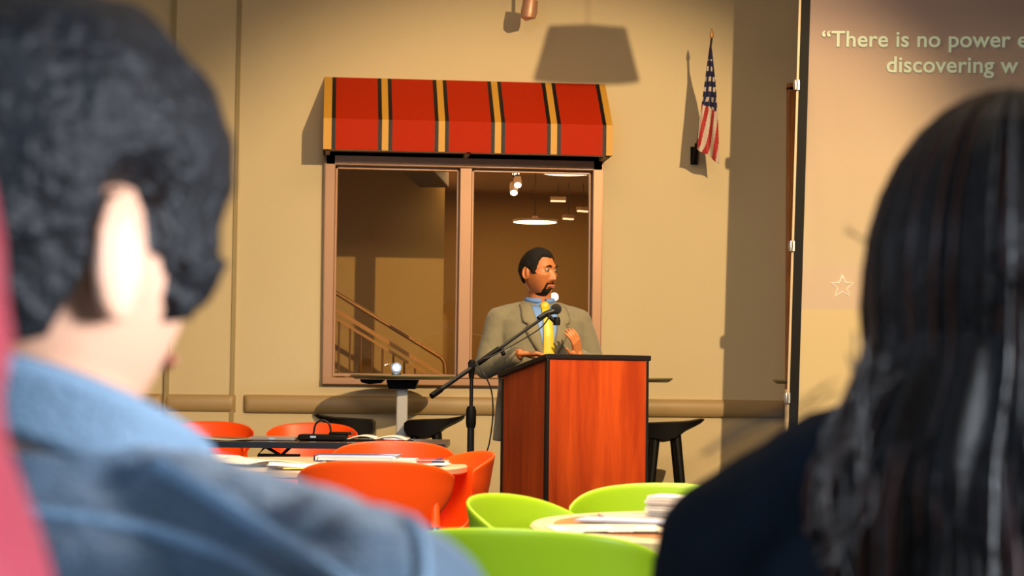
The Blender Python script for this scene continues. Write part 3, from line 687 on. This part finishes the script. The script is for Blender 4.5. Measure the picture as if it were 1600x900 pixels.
# small glow standing in for a reflection in the window glass
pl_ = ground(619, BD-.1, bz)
t = thing('glass_reflection', pl_, facing(0), 'small bright white glow on the bar table, standing in for a reflection in the window glass', 'lamp')
build('glow_body', MB().lathe([(.03, 0), (.03, .01), (.012, .015), (.012, .03)], 20).tube([(0, .03, .045), (0, -.005, .045)], [.026, .034], 20), M['black'], t)
build('lens', MB().ellipsoid((0, -.012, .045), (.019, .010, .019), 20), emis('reflection_glow', (.75, .95, 1.0), 60), t)
ld = bpy.data.lights.new('reflection_light', 'POINT'); ld.energy = 6; ld.color = (.7, .85, 1); ld.shadow_soft_size = .03  # added point light for the bluish spill of that glow
lo = bpy.data.objects.new('reflection_light', ld); C.objects.link(lo); lo.location = pl_+Vector((0, -.06, .05))
def make_stool(loc, rz, label):
    """front (table side) at -x, flared lip at +x"""
    t = thing('bar_stool', loc, rz, label, 'stool', 'black bar stools along the wall')
    prof = [(-.17, .775, .72), (-.15, .792, .69), (-.05, .797, .675), (.02, .80, .69), (.09, .803, .745), (.15, .812, .775), (.19, .822, .797), (.205, .818, .812)]
    b = MB(); n = 12; vs = []
    for x, zu, zl in prof:
        hw = .17*sqrt(max(.12, 1-((x-.0)/.24)**2))
        for k in range(n+1):
            s_ = -1+2*k/n; vs.append(Vector((x, hw*s_, zu+.012*s_*s_)))
        for k in range(n+1):
            s_ = 1-2*k/n; vs.append(Vector((x, hw*s_*.96, zl+.008+.02*s_*s_)))
    mN = 2*(n+1); fs = [(i*mN+k, i*mN+(k+1) % mN, (i+1)*mN+(k+1) % mN, (i+1)*mN+k) for i in range(len(prof)-1) for k in range(mN)]
    fs += [tuple(range(mN)), tuple((len(prof)-1)*mN+k for k in range(mN))]
    b.add(vs, fs); build('seat', b, M['black'], t, angle=35)
    for sx__, xb in ((-.10, -.17), (.03, .105)):
        for sy in (-1, 1):
            build('leg', MB().tube([(sx__, sy*.09, .73), ((sx__*.5+xb*.5), sy*.14, .36), (xb, sy*.19, 0)], [.03, .024, .017], 10), M['black'], t)
    build('footrest', MB().tube([(-.14, -.165, .25), (-.14, .165, .25)], .011).tube([(.075, -.165, .25), (.075, .165, .25)], .011).tube([(-.14, .165, .25), (.075, .165, .25)], .011).tube([(-.14, -.165, .25), (.075, -.165, .25)], .011), M['blackm'], t)
    return t
s1 = make_stool(ground(1046, 12.1), facing(0), 'black bar stool beside the right edge of the lectern, by the wall')
dup(s1, ground(672, 12.1), facing(0), 'black bar stool right of the grey bar table post, beside the microphone stand')
dup(s1, ground(540, 12.1), facing(180), 'black bar stool left of the grey bar table post, behind the black bag')

# ------------------------------------------------------------------ people
def smooth(a, b_, x): t = max(0, min(1, (x-a)/(b_-a))); return t*t*(3-2*t)
def sculpt(u, male=True):
    ux, uy, uz = u
    x, y, z = .076*ux, .098*uy, .118*uz
    if uz < 0:
        t = -uz; x *= 1-.28*t**1.6
        if uy > 0: y *= 1-.45*t
        else: y = -.098*abs(uy)**.62*(1-.10*t)
    else:
        if uy > 0: y *= 1.06
        if uy < 0: y *= 1-.04*uz
    if uy < 0:
        g = lambda cx, cz, sx_, sz: exp(-((x-cx)/sx_)**2-((z-cz)/sz)**2)
        nr = smooth(.022, -.034, z)*(1-smooth(-.036, -.046, z))
        y -= .026*nr*exp(-(x/(.0075+.006*nr))**2)
        y -= .007*(g(.014, -.036, .008, .008)+g(-.014, -.036, .008, .008))
        y -= .006*(g(.03, .034, .024, .009)+g(-.03, .034, .024, .009))
        y += .011*(g(.031, .013, .015, .011)+g(-.031, .013, .015, .011))
        y -= .004*(g(.045, -.012, .02, .018)+g(-.045, -.012, .02, .018))
        y -= .006*g(0, -.060, .022, .006)+.006*g(0, -.073, .019, .006)
        y += .004*g(0, -.0665, .022, .003)
        y -= .012*g(0, -.098, .022, .014)
    return Vector((x, y, z))
def head_grid(b, fn, N=72, H=54):
    b.grid(lambda u, v: fn(Vector((cos(-pi/2+pi*v)*sin(2*pi*u), -cos(-pi/2+pi*v)*cos(2*pi*u), sin(-pi/2+pi*v)))), N, H)
def interp(tab, a):
    for (a0, v0), (a1, v1) in zip(tab, tab[1:]):
        if a <= a1: return v0+(v1-v0)*(a-a0)/(a1-a0)
    return tab[-1][1]
def hair_fn(line, thick, nz=0, low=-.007, seed=0, top=0):
    def f(u):
        p = sculpt(u); a = atan2(abs(u.x), -u.y); h = interp(line, a)
        k = smooth(h-.05, h+.07, u.z)
        q = Vector((u.x*.9, u.y, u.z)); t = low+(thick-low)*k + top*k*smooth(-.1, .75, u.z)
        if nz: t += nz*k*noise.noise(p*28+Vector((seed, 0, 0)))+nz*.5*k*noise.noise(p*70)
        return p+q.normalized()*t
    return f
def ears(b, T4, sx=(-1, 1), sc_=1):
    for s_ in sx:
        rot = T4.to_3x3() @ Matrix.Rotation(s_*R(22), 3, 'Z') @ Matrix.Rotation(R(-8), 3, 'X')
        b.ellipsoid(T4 @ Vector((s_*.078, .012, -.008)), (.007*sc_, .017*sc_, .030*sc_), 20, rot=rot)
        pts = [T4 @ Vector((s_*(.080+.007*max(0, sin(a))), .012+.018*sc_*sin(a), -.006+.030*sc_*cos(a))) for a in [R(d) for d in range(-30, 200, 15)]]
        b.tube(pts, .0048*sc_, 10)
def hand(b, wrist, palm_dir, normal, curl=.4, side=1, sc_=1.0, spread=1.0):
    """palm_dir: towards the fingers; normal: back of the hand; side: where the thumb is (along palm_dir x normal)"""
    d = Vector(palm_dir).normalized(); nrm = Vector(normal); nrm = (nrm-d*nrm.dot(d)).normalized(); s_ = d.cross(nrm)*side
    w = Vector(wrist)
    for k, o_ in enumerate((-.028, -.010, .009, .027)):
        b.capsule(w+s_*o_*.7*sc_, w+d*.085*sc_+s_*o_*sc_, .014*sc_, .011*sc_, 12)
        base = w+d*.085*sc_+s_*o_*sc_; L = (.062, .074, .080, .070)[k]*sc_; dd = d.copy(); pp = base
        dd = (dd+s_*(o_*3*spread)).normalized()
        ax = s_
        for j, fr_ in enumerate((.45, .3, .25)):
            dd = (Matrix.Rotation(-curl*side*(1, .9, .7)[j], 3, ax) @ dd)
            q = pp+dd*L*fr_; b.capsule(pp, q, (.0095, .0088, .008)[j]*sc_, (.0088, .008, .007)[j]*sc_, 10); pp = q
    tb = w+d*.025*sc_+s_*.03*sc_; t1 = tb+(d*.6+s_*.8-nrm*.2).normalized()*.04*sc_; t2 = t1+(d*.9+s_*.35-nrm*.2).normalized()*.03*sc_
    b.capsule(w+d*.02*sc_+s_*.012*sc_, tb, .014*sc_, .013*sc_, 10); b.capsule(tb, t1, .0125*sc_, .010*sc_, 10); b.capsule(t1, t2, .010*sc_, .008*sc_, 10)

def torso_front(rings, x, z):
    for (z0, _, c0_, w0, d0), (z1, _, c1_, w1, d1) in zip(rings, rings[1:]):
        if z0 <= z <= z1:
            k = (z-z0)/(z1-z0); w = w0+(w1-w0)*k; d = d0+(d1-d0)*k; c_ = c0_+(c1_-c0_)*k
            return c_ - d*max(0, 1-abs(x/w)**2.3)**(1/2.3)
    return 0

# ---- the speaker
SPp = ground(838, 9.72)
BA = 16
spk = thing('person', SPp, facing(BA), 'man in olive grey suit and yellow tie speaking behind the lectern', 'person')
HS = Matrix.Translation((-.02, -.035, 1.615)) @ Matrix.Rotation(R(34), 4, 'Z') @ Matrix.Rotation(R(3), 4, 'X')
rings = [(.76, 0, .0, .235, .155), (.9, 0, 0, .222, .15), (1.05, 0, -.005, .208, .145), (1.2, 0, -.01, .218, .148), (1.3, 0, -.005, .232, .145), (1.37, 0, 0, .232, .13), (1.42, 0, .008, .185, .105), (1.455, 0, .015, .115, .08), (1.475, 0, .018, .07, .065)]
# work out the hands from the picture
inv = Matrix.Translation(SPp) @ Matrix.Rotation(facing(BA), 4, 'Z'); inv = inv.inverted()
def loc(px, py, d): return inv @ at(px, py, d)
rh = loc(812, 553, 9.47); lh = loc(903, 556, 9.56)
rsh = Vector((-.222, .005, 1.368)); lsh = Vector((.222, .005, 1.368))
rel_ = Vector((-.285, -.02, 1.13)); lel = Vector((.295, -.03, 1.12))
b = MB()
head_grid(b, lambda u: HS @ sculpt(u)); ears(b, HS)
b.limb([(0, .02, 1.40), (0, .0, 1.47), (0, -.012, 1.56)], [.07, .06, .058], 20)
b.loft([(.85, 0, 0, .16, .11), (1.1, 0, 0, .15, .1), (1.3, 0, 0, .18, .11), (1.42, 0, 0, .12, .08)])
b.limb([rsh, rel_, rh], [.05, .042, .027]); b.limb([lsh, lel, lh], [.05, .042, .027])
b.limb([(-.1, 0, .9), (-.11, -.01, .5), (-.12, .02, .06)], [.08, .055, .04]); b.limb([(.1, 0, .9), (.11, -.01, .5), (.12, .02, .06)], [.08, .055, .04])
hand(b, rh, Vector((.75, -.3, .02)), Vector((0, .1, 1)), curl=.28, side=-1)
hand(b, lh, Vector((-.25, -.35, .8)), Vector((.5, -.7, .1)), curl=.35, side=-1, sc_=.95)
build('body', b, M['skinS'], spk, remesh=.0036, sm=2)
def hp(name, fn, m, parent=spk, T4=HS, N=72, H=54, **k):
    b = MB(); head_grid(b, lambda u: T4 @ fn(u), N, H); return build(name, b, m, parent, angle=0, **k)
hp('hair', hair_fn([(0, .62), (.35, .66), (.75, .66), (1.0, .45), (1.12, .12), (1.22, -.06), (1.42, -.08), (1.5, .12), (1.75, .10), (1.95, -.25), (2.3, -.5), (3.2, -.52)], .011, .002), M['hairS'])
def goatee(u):
    p = sculpt(u); f = u.y < 0; x, z = abs(p.x), p.z; k = 0
    if f:
        must = smooth(-.060, -.055, z)*(1-smooth(-.050, -.046, z))*(1-smooth(.026, .031, x))
        side = smooth(.018, .022, x)*(1-smooth(.028, .033, x))*(1-smooth(-.056, -.052, z))*smooth(-.10, -.09, z)
        chin = (1-smooth(.022, .032, x))*(1-smooth(-.083, -.078, z))
        k = max(must, side, chin)
    return p+Vector((u.x*.6, u.y, u.z*.6)).normalized()*(-.006+.009*k)
hp('goatee', goatee, M['hairS'], N=160, H=120)
b = MB()
for s_ in (-1, 1):
    b.tube([HS @ Vector((s_*x, y, z)) for x, y, z in ((.014, -.101, .031), (.028, -.100, .037), (.044, -.088, .033))], [.002, .0038, .0015], 8)
build('eyebrows', b, M['hairS'], spk)
for s_ in (-1, 1):
    ob = build('eye', MB().ellipsoid(HS @ Vector((s_*.031, -.0795, .013)), (.0125, .0125, .0095), 16), M['white'], spk)
    build('iris', MB().ellipsoid(HS @ Vector((s_*.0315, -.0895, .0125)), (.0065, .0045, .0065), 12), M['eye'], ob)
build('lips', MB().tube([HS @ Vector(v) for v in ((-.021, -.094, -.066), (-.008, -.1045, -.0635), (.008, -.1045, -.0635), (.021, -.094, -.066))], [.002, .005, .005, .002], 10).tube([HS @ Vector(v) for v in ((-.018, -.093, -.069), (0, -.1045, -.072), (.018, -.093, -.069))], [.002, .0055, .002], 10), M['lips'], spk)
# jacket
b = MB(); b.loft(rings, 48)
for s_, sh_, el_, h_ in ((-1, rsh, rel_, rh), (1, lsh, lel, lh)):
    b.limb([Vector((s_*.10, .01, 1.405)), sh_+Vector((-s_*.012, 0, .0)), el_, el_+(h_-el_)*.86], [.062, .070, .06, .045], 20)
jk = build('suit_jacket', b, M['suit'], spk, remesh=.007, sm=4)
folds(jk, .007, .06)
# shirt and tie, lapels laid over the chest
def chest(x, z, off): return Vector((x, torso_front(rings, x, z)-off, z))
def vedge(z): return max(0.004, .074*((z-1.10)/.36)**.9) if z > 1.10 else .004
sb_ = MB().grid(lambda u, v: chest((2*u-1)*vedge(1.11+.335*v), 1.11+.335*v, .006), 10, 20)
build('shirt', sb_, M['shirt'], spk, solid=.003)
b = MB()   # collar points and stand
for s_ in (-1, 1):
    b.grid(lambda u, v: Vector((s_*(.012+.052*u), -.058-.016*(1-u)-.010*v+.02*u, 1.485-.012*(1-u)-.055*v*(1-.35*u))), 6, 6)
b.tube([Vector((.066*sin(a), -.004-.066*cos(a)*.95, 1.468+.014*(1-cos(a))/2)) for a in [R(d) for d in range(10, 351, 20)]], .013, 10, cap=True)
build('shirt_collar', b, M['shirt'], spk, solid=.003)
b = MB().grid(lambda u, v: chest((2*u-1)*(.020+.016*v), 1.435-.36*v, .013+.006*cos((2*u-1)*1.4)), 8, 24)
b.ellipsoid(chest(0, 1.440, .012), (.024, .016, .024), 16)
build('necktie', b, M['tie'], spk, solid=.004)
for s_ in (-1, 1):
    def lap(u, v):
        z = 1.13+.335*v; xi = vedge(z)-.002; wdt = .062*smooth(0, .62, v)*(1-.35*smooth(.72, 1, v))+.006
        if .60 < v < .68: wdt -= .018
        x = xi+wdt*u; return chest(s_*x, min(z, 1.462), .009+.006*sin(pi*u))
    build('lapel', MB().grid(lap, 8, 44), M['lapel'], spk, solid=.003)
    build('lapel_edge', MB().tube([lap(1.02, v/30)+Vector((0, -.001, 0)) for v in range(31)], .0022, 6), M['seam'], spk)
b = MB().tube([chest(.0, .80+.33*k/10, .006) for k in range(11)], .003, 6)
build('jacket_closure', b, M['seam'], spk)
b = MB(); b.loft([(.74, 0, 0, .18, .12), (.9, 0, 0, .19, .125), (.98, 0, 0, .18, .12)])
for s_ in (-1, 1): b.limb([(s_*.095, 0, .84), (s_*.105, -.005, .48), (s_*.115, .015, .09)], [.098, .075, .06], 20)
build('trousers', b, M['trou'], spk, remesh=.008, sm=3)
for s_ in (-1, 1): build('shoe', MB().loft([(0, s_*.12, -.045, .048, .14), (.03, s_*.12, -.045, .05, .14), (.06, s_*.12, -.02, .042, .10), (.10, s_*.118, .015, .04, .05)], 24), M['shoe'], spk)

# ---- seated people in the foreground
def seated(name, px, d, rz, label, zsh, skin, top, pants, wsh=.21, hz=1.16, hrz=0, hpx=None, male=True, forward=.0, neck=.055):
    p = ground(px, d); t = thing('person', p, rz, label, 'person')
    H4 = Matrix.Translation((0, -.03-forward, hz)) @ Matrix.Rotation(hrz, 4, 'Z')
    if hpx is not None:
        hw = ground(hpx[0], hpx[1], hz); I = (Matrix.Translation(p) @ Matrix.Rotation(rz, 4, 'Z')).inverted(); q = I @ hw
        H4 = Matrix.Translation((q.x, q.y, hz)) @ Matrix.Rotation(hrz, 4, 'Z')
    hc = H4 @ Vector((0, .01, -.05))
    b = MB(); head_grid(b, lambda u: H4 @ sculpt(u)); ears(b, H4, sc_=1.2)
    b.limb([(0, .015, zsh-.06), ((hc.x)*.5, (hc.y+.02)*.5, (zsh+hc.z)/2), hc], [neck*1.2, neck, neck], 20)
    b.loft([(.46, 0, 0, .15, .11), (.7, 0, 0, .13, .1), (zsh-.14, 0, .01, .15, .09), (zsh-.06, 0, .01, .07, .06)])
    el1 = {}
    for s_ in (-1, 1):
        S = Vector((s_*(wsh-.02), .01, zsh-.118)); E = Vector((s_*(wsh+.035), -.10, zsh-.33)); Wr = Vector((s_*.13, -.32, zsh-.36)); el1[s_] = (S, E, Wr)
        b.limb([S, E, Wr], [.042, .036, .026])
        hand(b, Wr, Vector((-s_*.5, -.8, -.1)), Vector((0, 0, 1)), curl=.3, side=s_)
        b.limb([(s_*.09, 0, .53), (s_*.12, -.42, .50), (s_*.12, -.44, .09)], [.07, .055, .04])
    build('body', b, skin, t, remesh=.0055, sm=2)
    b = MB(); b.loft([(.47, 0, 0, .17, .13), (.58, 0, 0, .17, .13), (.66, 0, 0, .15, .11)])
    for s_ in (-1, 1): b.limb([(s_*.085, .0, .545), (s_*.12, -.42, .515), (s_*.12, -.44, .10)], [.088, .075, .062], 20)
    build('trousers', b, pants, t, remesh=.008, sm=3)
    for s_ in (-1, 1): build('shoe', MB().loft([(0, s_*.12, -.50, .046, .135), (.03, s_*.12, -.50, .048, .135), (.06, s_*.12, -.47, .042, .09), (.10, s_*.12, -.435, .04, .05)], 24), M['shoe'], t)
    return t, H4, el1
def faceparts(t, H4, hair):
    b = MB()
    for s_ in (-1, 1): b.tube([H4 @ Vector((s_*x, y, z)) for x, y, z in ((.014, -.101, .031), (.028, -.100, .037), (.044, -.088, .033))], [.002, .0035, .0015], 8)
    build('eyebrows', b, hair, t)
    for s_ in (-1, 1):
        ob = build('eye', MB().ellipsoid(H4 @ Vector((s_*.031, -.0795, .013)), (.0125, .0125, .0095), 16), M['white'], t)
        build('iris', MB().ellipsoid(H4 @ Vector((s_*.0315, -.0895, .0125)), (.0065, .0045, .0065), 12), M['eye'], ob)
    build('lips', MB().tube([H4 @ Vector(v) for v in ((-.021, -.094, -.066), (0, -.1045, -.0665), (.021, -.094, -.066))], [.002, .007, .002], 10), M['lips'], t)

# left man in denim
man, HM, arm = seated('person', 32, 1.17, facing(150), 'man in blue denim jacket seen from behind, large and out of focus at left', 1.052, M['skinM'], M['denim'], M['jeans'], wsh=.262, hz=1.155, hrz=facing(145)-facing(150), hpx=(70, 1.195), neck=.055)
faceparts(man, HM, M['hairM'])
hp('hair', hair_fn([(0, .30), (.6, .22), (.95, -.08), (1.1, -.30), (1.3, -.38), (1.40, -.20), (1.48, .32), (1.82, .30), (1.95, -.15), (2.2, -.45), (3.2, -.55)], .017, .007, seed=3, top=.032), M['hairM'], man, HM, 120, 90)
b = MB(); b.loft([(.50, 0, 0, .19, .14), (.62, 0, 0, .19, .14), (.8, 0, .005, .205, .14), (.88, 0, .01, .225, .14), (.93, 0, .01, .225, .125), (.975, 0, .012, .17, .105), (1.012, 0, .006, .108, .09), (1.035, 0, .0, .088, .088)], 48)
for s_ in (-1, 1):
    S, E, Wr = arm[s_]
    b.limb([Vector((s_*.06, .008, .972)), Vector((s_*.15, .01, .968)), S, E, E+(Wr-E)*.85], [.055, .06, .074, .06, .045], 20)
dj = build('denim_jacket', b, M['denim'], man, remesh=.006, sm=3); folds(dj, .022, .07)
# collar: standing band leaning out, with a pale edge
def col(u, v):
    a = 2*pi*u; rr = .080+.016*v; zz_ = 1.008 + .048*v + .040*sin(a)
    return Vector((rr*cos(a), .008+rr*1.08*sin(a), zz_))
build('jacket_collar', MB().grid(col, 40, 5), M['denimL'], man, solid=.009)
def on_surface(o_, pts):
    bpy.context.view_layer.update(); dg = bpy.context.evaluated_depsgraph_get(); ev = o_.evaluated_get(dg); I = (Matrix.Translation(man.location) @ Matrix.Rotation(man.rotation_euler.z, 4, 'Z')).inverted()
    oc_ = I @ CAM; out = []
    for px, py in pts:
        tgt = I @ at(px, py, 1.2); ok, co, nn, _ = ev.ray_cast(oc_, (tgt-oc_).normalized())
        if ok: out.append(co+nn*.001)
    return out
for nm, pts, r_ in (('shoulder_seam', [(250, 728), (300, 757), (350, 787), (400, 820), (450, 852), (500, 885), (550, 920), (600, 960)], .0055),
                    ('yoke_seam', [(20, 800), (80, 806), (150, 815), (230, 830), (300, 850), (380, 880), (440, 920)], .004),
                    ('sleeve_seam', [(640, 815), (655, 850), (660, 885), (658, 920)], .004)):
    q = on_surface(dj, pts)
    if len(q) > 2: build(nm, MB().tube(spline(q), r_, 8), M['denimL'], man)

# right woman
wom, HW_, armw = seated('person', 1560, 1.46, facing(176), 'woman with long dark hair and navy shirt seen from behind, out of focus at right', 1.03, M['skinW'], M['tee'], M['jeans'], wsh=.215, hz=1.150, hrz=R(3), hpx=(1585, 1.45), neck=.048)
faceparts(wom, HW_, M['hairW'])
b = MB(); b.loft([(.50, 0, 0, .18, .13), (.62, 0, 0, .17, .125), (.8, 0, .005, .185, .125), (.88, 0, .01, .205, .13), (.94, 0, .01, .205, .12), (.985, 0, .012, .15, .10), (1.03, 0, .015, .10, .08), (1.055, 0, .018, .075, .07)], 48)
for s_ in (-1, 1):
    S, E, Wr = armw[s_]
    b.limb([Vector((s_*.06, .012, 1.022)), Vector((s_*.13, .01, 1.002)), S+Vector((s_*.008, 0, .033)), S+(E-S)*.75], [.055, .056, .066, .058], 20)
folds(build('navy_shirt', b, M['tee'], wom, remesh=.006, sm=3), .012, .06)
def hpath(a, s_, off, L, w=1.0):
    if s_ < .4:
        el_ = R(88-100*s_/.4); u = Vector((cos(el_)*sin(a), -cos(el_)*cos(a), sin(el_))); p = sculpt(u); return p+Vector((u.x, u.y, u.z)).normalized()*off
    el_ = R(-12); u = Vector((cos(el_)*sin(a), -cos(el_)*cos(a), sin(el_))); p = sculpt(u)+u*off; t = (s_-.4)/.6
    k = 1+.38*w*smooth(.0, .42, t)
    return Vector((p.x*k, p.y*(1+.25*t), p.z-L*t))
def wav(p, seed, amp): return Vector((noise.noise(p*9+Vector((seed, 0, 0))), noise.noise(p*9+Vector((0, seed, 5))), 0))*amp
b = MB(); A0_ = 1.05
b.grid(lambda u, v: (lambda p: HW_ @ (p+wav(p, 4, .012)*v))(hpath(A0_+(2*pi-2*A0_)*u, v, .022+.004*sin(u*70), .27)), 90, 40)
hw = build('long_hair', b, M['hairW'], wom, solid=.02, angle=0)
hp('hair_crown', hair_fn([(0, .5), (.7, .45), (1.0, .0), (1.2, -.5), (3.2, -.7)], .020, .003, seed=8), M['hairW'], wom, HW_, 100, 70)
b = MB(); b2 = MB(); rn = random.Random(11)
for k in range(420):
    a = A0_+(2*pi-2*A0_)*rn.random(); L = .25+.12*rn.random(); sd = rn.random()*50; off = .026+.010*rn.random(); r_ = .0012+.0022*rn.random(); w_ = .8+.5*rn.random()
    dx = rn.uniform(-.02, .02); pts = []
    for j in range(22):
        s_ = .06+.94*j/21; p = hpath(a+dx*sin(j*.25+sd), s_, off, L, w_); t = max(0, s_-.35)
        pts.append(HW_ @ (p+wav(p*.8, sd, .030)*t))
    (b if k % 4 else b2).tube(pts, [r_*(.5+.5*sin(pi*min(1, (j+2)/12))) if j < 12 else r_*(1-.75*(j-12)/9) for j in range(22)], 6)
hs = build('hair_strands', b, M['hairW'], hw, angle=0); hs['kind'] = 'stuff'
hs = build('reddish_strands', b2, M['hairW2'], hw, angle=0); hs['kind'] = 'stuff'
# loose wisps
b = MB(); IW = (Matrix.Translation(wom.location) @ Matrix.Rotation(wom.rotation_euler.z, 4, 'Z')).inverted()
def wq(px, py, d=1.42): return IW @ at(px, py, d)
for k in range(6):
    j = [rn.uniform(-14, 14) for _ in range(6)]
    b.tube(spline([wq(1300+j[0], 600+j[1]), wq(1240+j[4], 642+j[5]*.4, 1.38), wq(1170+j[1], 662+j[0]*.5, 1.38), wq(1100+j[3], 712+j[2]*.6, 1.38)]), .0004, 5)
for k in range(4):
    j = [rn.uniform(-12, 12) for _ in range(4)]
    b.tube(spline([wq(1400+j[0], 420+j[1]), wq(1365+j[2], 385+j[3]*.5), wq(1322+j[1]*.4, 360+j[0]*.8)]), .00035, 5)
for k in range(11):
    j = [rn.uniform(-48, 40) for _ in range(6)]
    b.tube(spline([wq(1370+j[0], 560+j[1], 1.33), wq(1330+j[2], 680, 1.31), wq(1325+j[3], 770+j[1], 1.30), wq(1300+j[4]*1.2, 870+j[5], 1.30)]), .0009, 5)
build('loose_wisps', b, M['hairW'], hw, angle=0)['kind'] = 'stuff'

# red-haired person just outside the left edge
redp, HR, armr = seated('person', -474, .66, facing(258), 'person with long red hair, only a blurred pink red lock visible at the left edge', .955, M['skinW'], M['grey_knit'], M['jeans'], wsh=.19, hz=1.10, neck=.045, hrz=facing(180)-facing(258))
faceparts(redp, HR, M['hairR'])
b = MB(); b.loft([(.50, 0, 0, .17, .12), (.7, 0, .0, .16, .12), (.86, 0, .01, .19, .12), (.92, 0, .01, .18, .11), (.95, 0, .012, .10, .08), (.97, 0, .015, .07, .07)], 40)
for s_ in (-1, 1):
    S, E, Wr = armr[s_]; b.limb([Vector((s_*.07, .01, .87)), S, E, E+(Wr-E)*.85], [.05, .058, .052, .04], 20)
build('sweater', b, M['grey_knit'], redp, remesh=.008, sm=3)
hp('hair', hair_fn([(0, .5), (.7, .45), (1.0, .0), (1.2, -.5), (3.2, -.7)], .018, .003, seed=2), M['hairR'], redp, HR, 80, 60)
b = MB(); b.grid(lambda u, v: (lambda p: HR @ (p+wav(p, 9, .012)*v))(hpath(A0_+(2*pi-2*A0_)*u, v, .018, .22, .8)), 60, 30)
build('long_hair', b, M['hairR'], redp, solid=.015, angle=0)
# chairs the three seated people use, below the picture
def behind(t, back=.0): return Vector((t.location.x, t.location.y, 0))
for t, lb in ((man, 'lime green tub chair the man in denim sits on'), (wom, 'lime green tub chair the dark haired woman sits on'), (redp, 'lime green tub chair the red haired person sits on')):
    dup(gc, behind(t), t.rotation_euler.z, lb, gg)

# ------------------------------------------------------------------ fixture at the top, pendant that throws the trapezoid shadow
p = at(826, 31, 12.75)
t = thing('track_light', p, facing(0), 'small copper-coloured ceiling spotlight head at the top edge above the awning', 'lamp')
build('lamp_head', MB().tube([(0, 0, 0), (-.003, 0, .012), (.002, 0, .05), (.012, 0, .13)], [.025, .048, .055, .05], 20), M['brass'], t)
build('stem', MB().tube([(.012, 0, .13), (.012, 0, CZ-p.z)], .012, 10), M['brass'], t)

# ------------------------------------------------------------------ lights
def area(name, loc, tgt, size, e_, col, sy=None, spread=None):
    l = bpy.data.lights.new(name, 'AREA'); l.energy = e_; l.color = col; l.size = size
    if sy: l.shape = 'RECTANGLE'; l.size_y = sy
    if spread: l.spread = spread
    o_ = bpy.data.objects.new(name, l); C.objects.link(o_); o_.location = loc
    o_.rotation_euler = (Vector(tgt)-Vector(loc)).to_track_quat('-Z', 'Y').to_euler(); return o_
def spot(name, loc, tgt, e_, col, ang, blend, rad=.05):
    l = bpy.data.lights.new(name, 'SPOT'); l.energy = e_; l.color = col; l.spot_size = R(ang); l.spot_blend = blend; l.shadow_soft_size = rad
    o_ = bpy.data.objects.new(name, l); C.objects.link(o_); o_.location = loc
    o_.rotation_euler = (Vector(tgt)-Vector(loc)).to_track_quat('-Z', 'Y').to_euler(); return o_
X8 = on_y(800, 590).x
SL = Vector((X8+1.7, WY-8.0, 3.9))
spot('stage_spot', SL, (X8+.1, WY, .85), 2250, (1, .72, .39), 44, .5, .03)
# pendant between the spot and the wall, above the picture
wt = on_y(917, 125); wt2 = on_y(917, 42); k = 3.6/8.0
pc = wt + (SL-wt)*k; pc2 = wt2 + (SL-wt2)*k; wd = (on_y(1000, 125)-on_y(835, 125)).length*(1-k); wd2 = (on_y(978, 42)-on_y(858, 42)).length*(1-k)
t = thing('pendant_lamp', pc, 0, 'unlit dark conical pendant shade hanging high above the tables', 'lamp')
build('lamp_shade', MB().lathe([(wd/2-.005, .004), (wd/2, 0), (wd2/2, pc2.z-pc.z), (.02, pc2.z-pc.z+.01), (.02, pc2.z-pc.z+.003), (wd2/2-.008, pc2.z-pc.z-.006)], 40), M['beam'], t)
build('cord', MB().tube([(0, 0, pc2.z-pc.z), (0, 0, CZ-pc.z)], .002, 6), M['black'], t)
# overhead fill added for the room, no fixtures modelled
area('ceiling_fill', (X8*.6, 6.0, CZ-.1), (X8*.6, 6.0, 0), 3.2, 205, (1, .80, .56), 4, spread=R(104))
area('ceiling_fill', (X8, 10.0, CZ-.1), (X8, 10.0, 0), 2.6, 45, (1, .74, .45), 1.6)
# added fill lights
area('chair_fill', (.3, 2.4, CZ-.1), (-.2, 6.6, .5), 1.6, 130, (1, .80, .56), 1.2, spread=R(96))  # warm fill added to brighten the near chairs
area('daylight_fill', (2.85, .0, 1.5), (-.2, 1.2, 1.05), .9, 88, (.84, .91, 1.0), .8, spread=R(90))  # cool fill added beside the camera for the man's ear
area('daylight_fill', (-2.6, -1.2, 2.4), (.3, 1.5, 1.0), 1.5, 125, (.50, .72, 1.0), 1.2)  # cool fill added behind the camera on the left
# stair hall
area('hall_light', ((WX0+WX1)/2+.8, WY+3.0, HZ-.05), ((WX0+WX1)/2+.8, WY+3, 0), 1.6, 34, (1, .66, .30))
w = bpy.data.worlds.new('world'); sc.world = w; w.use_nodes = True; w.node_tree.nodes['Background'].inputs[0].default_value = (.5, .4, .3, 1); w.node_tree.nodes['Background'].inputs[1].default_value = .03

vs = sc.view_settings; vs.view_transform = 'Standard'; vs.look = 'None'; vs.gamma = 1; vs.exposure = 0; vs.use_curve_mapping = False
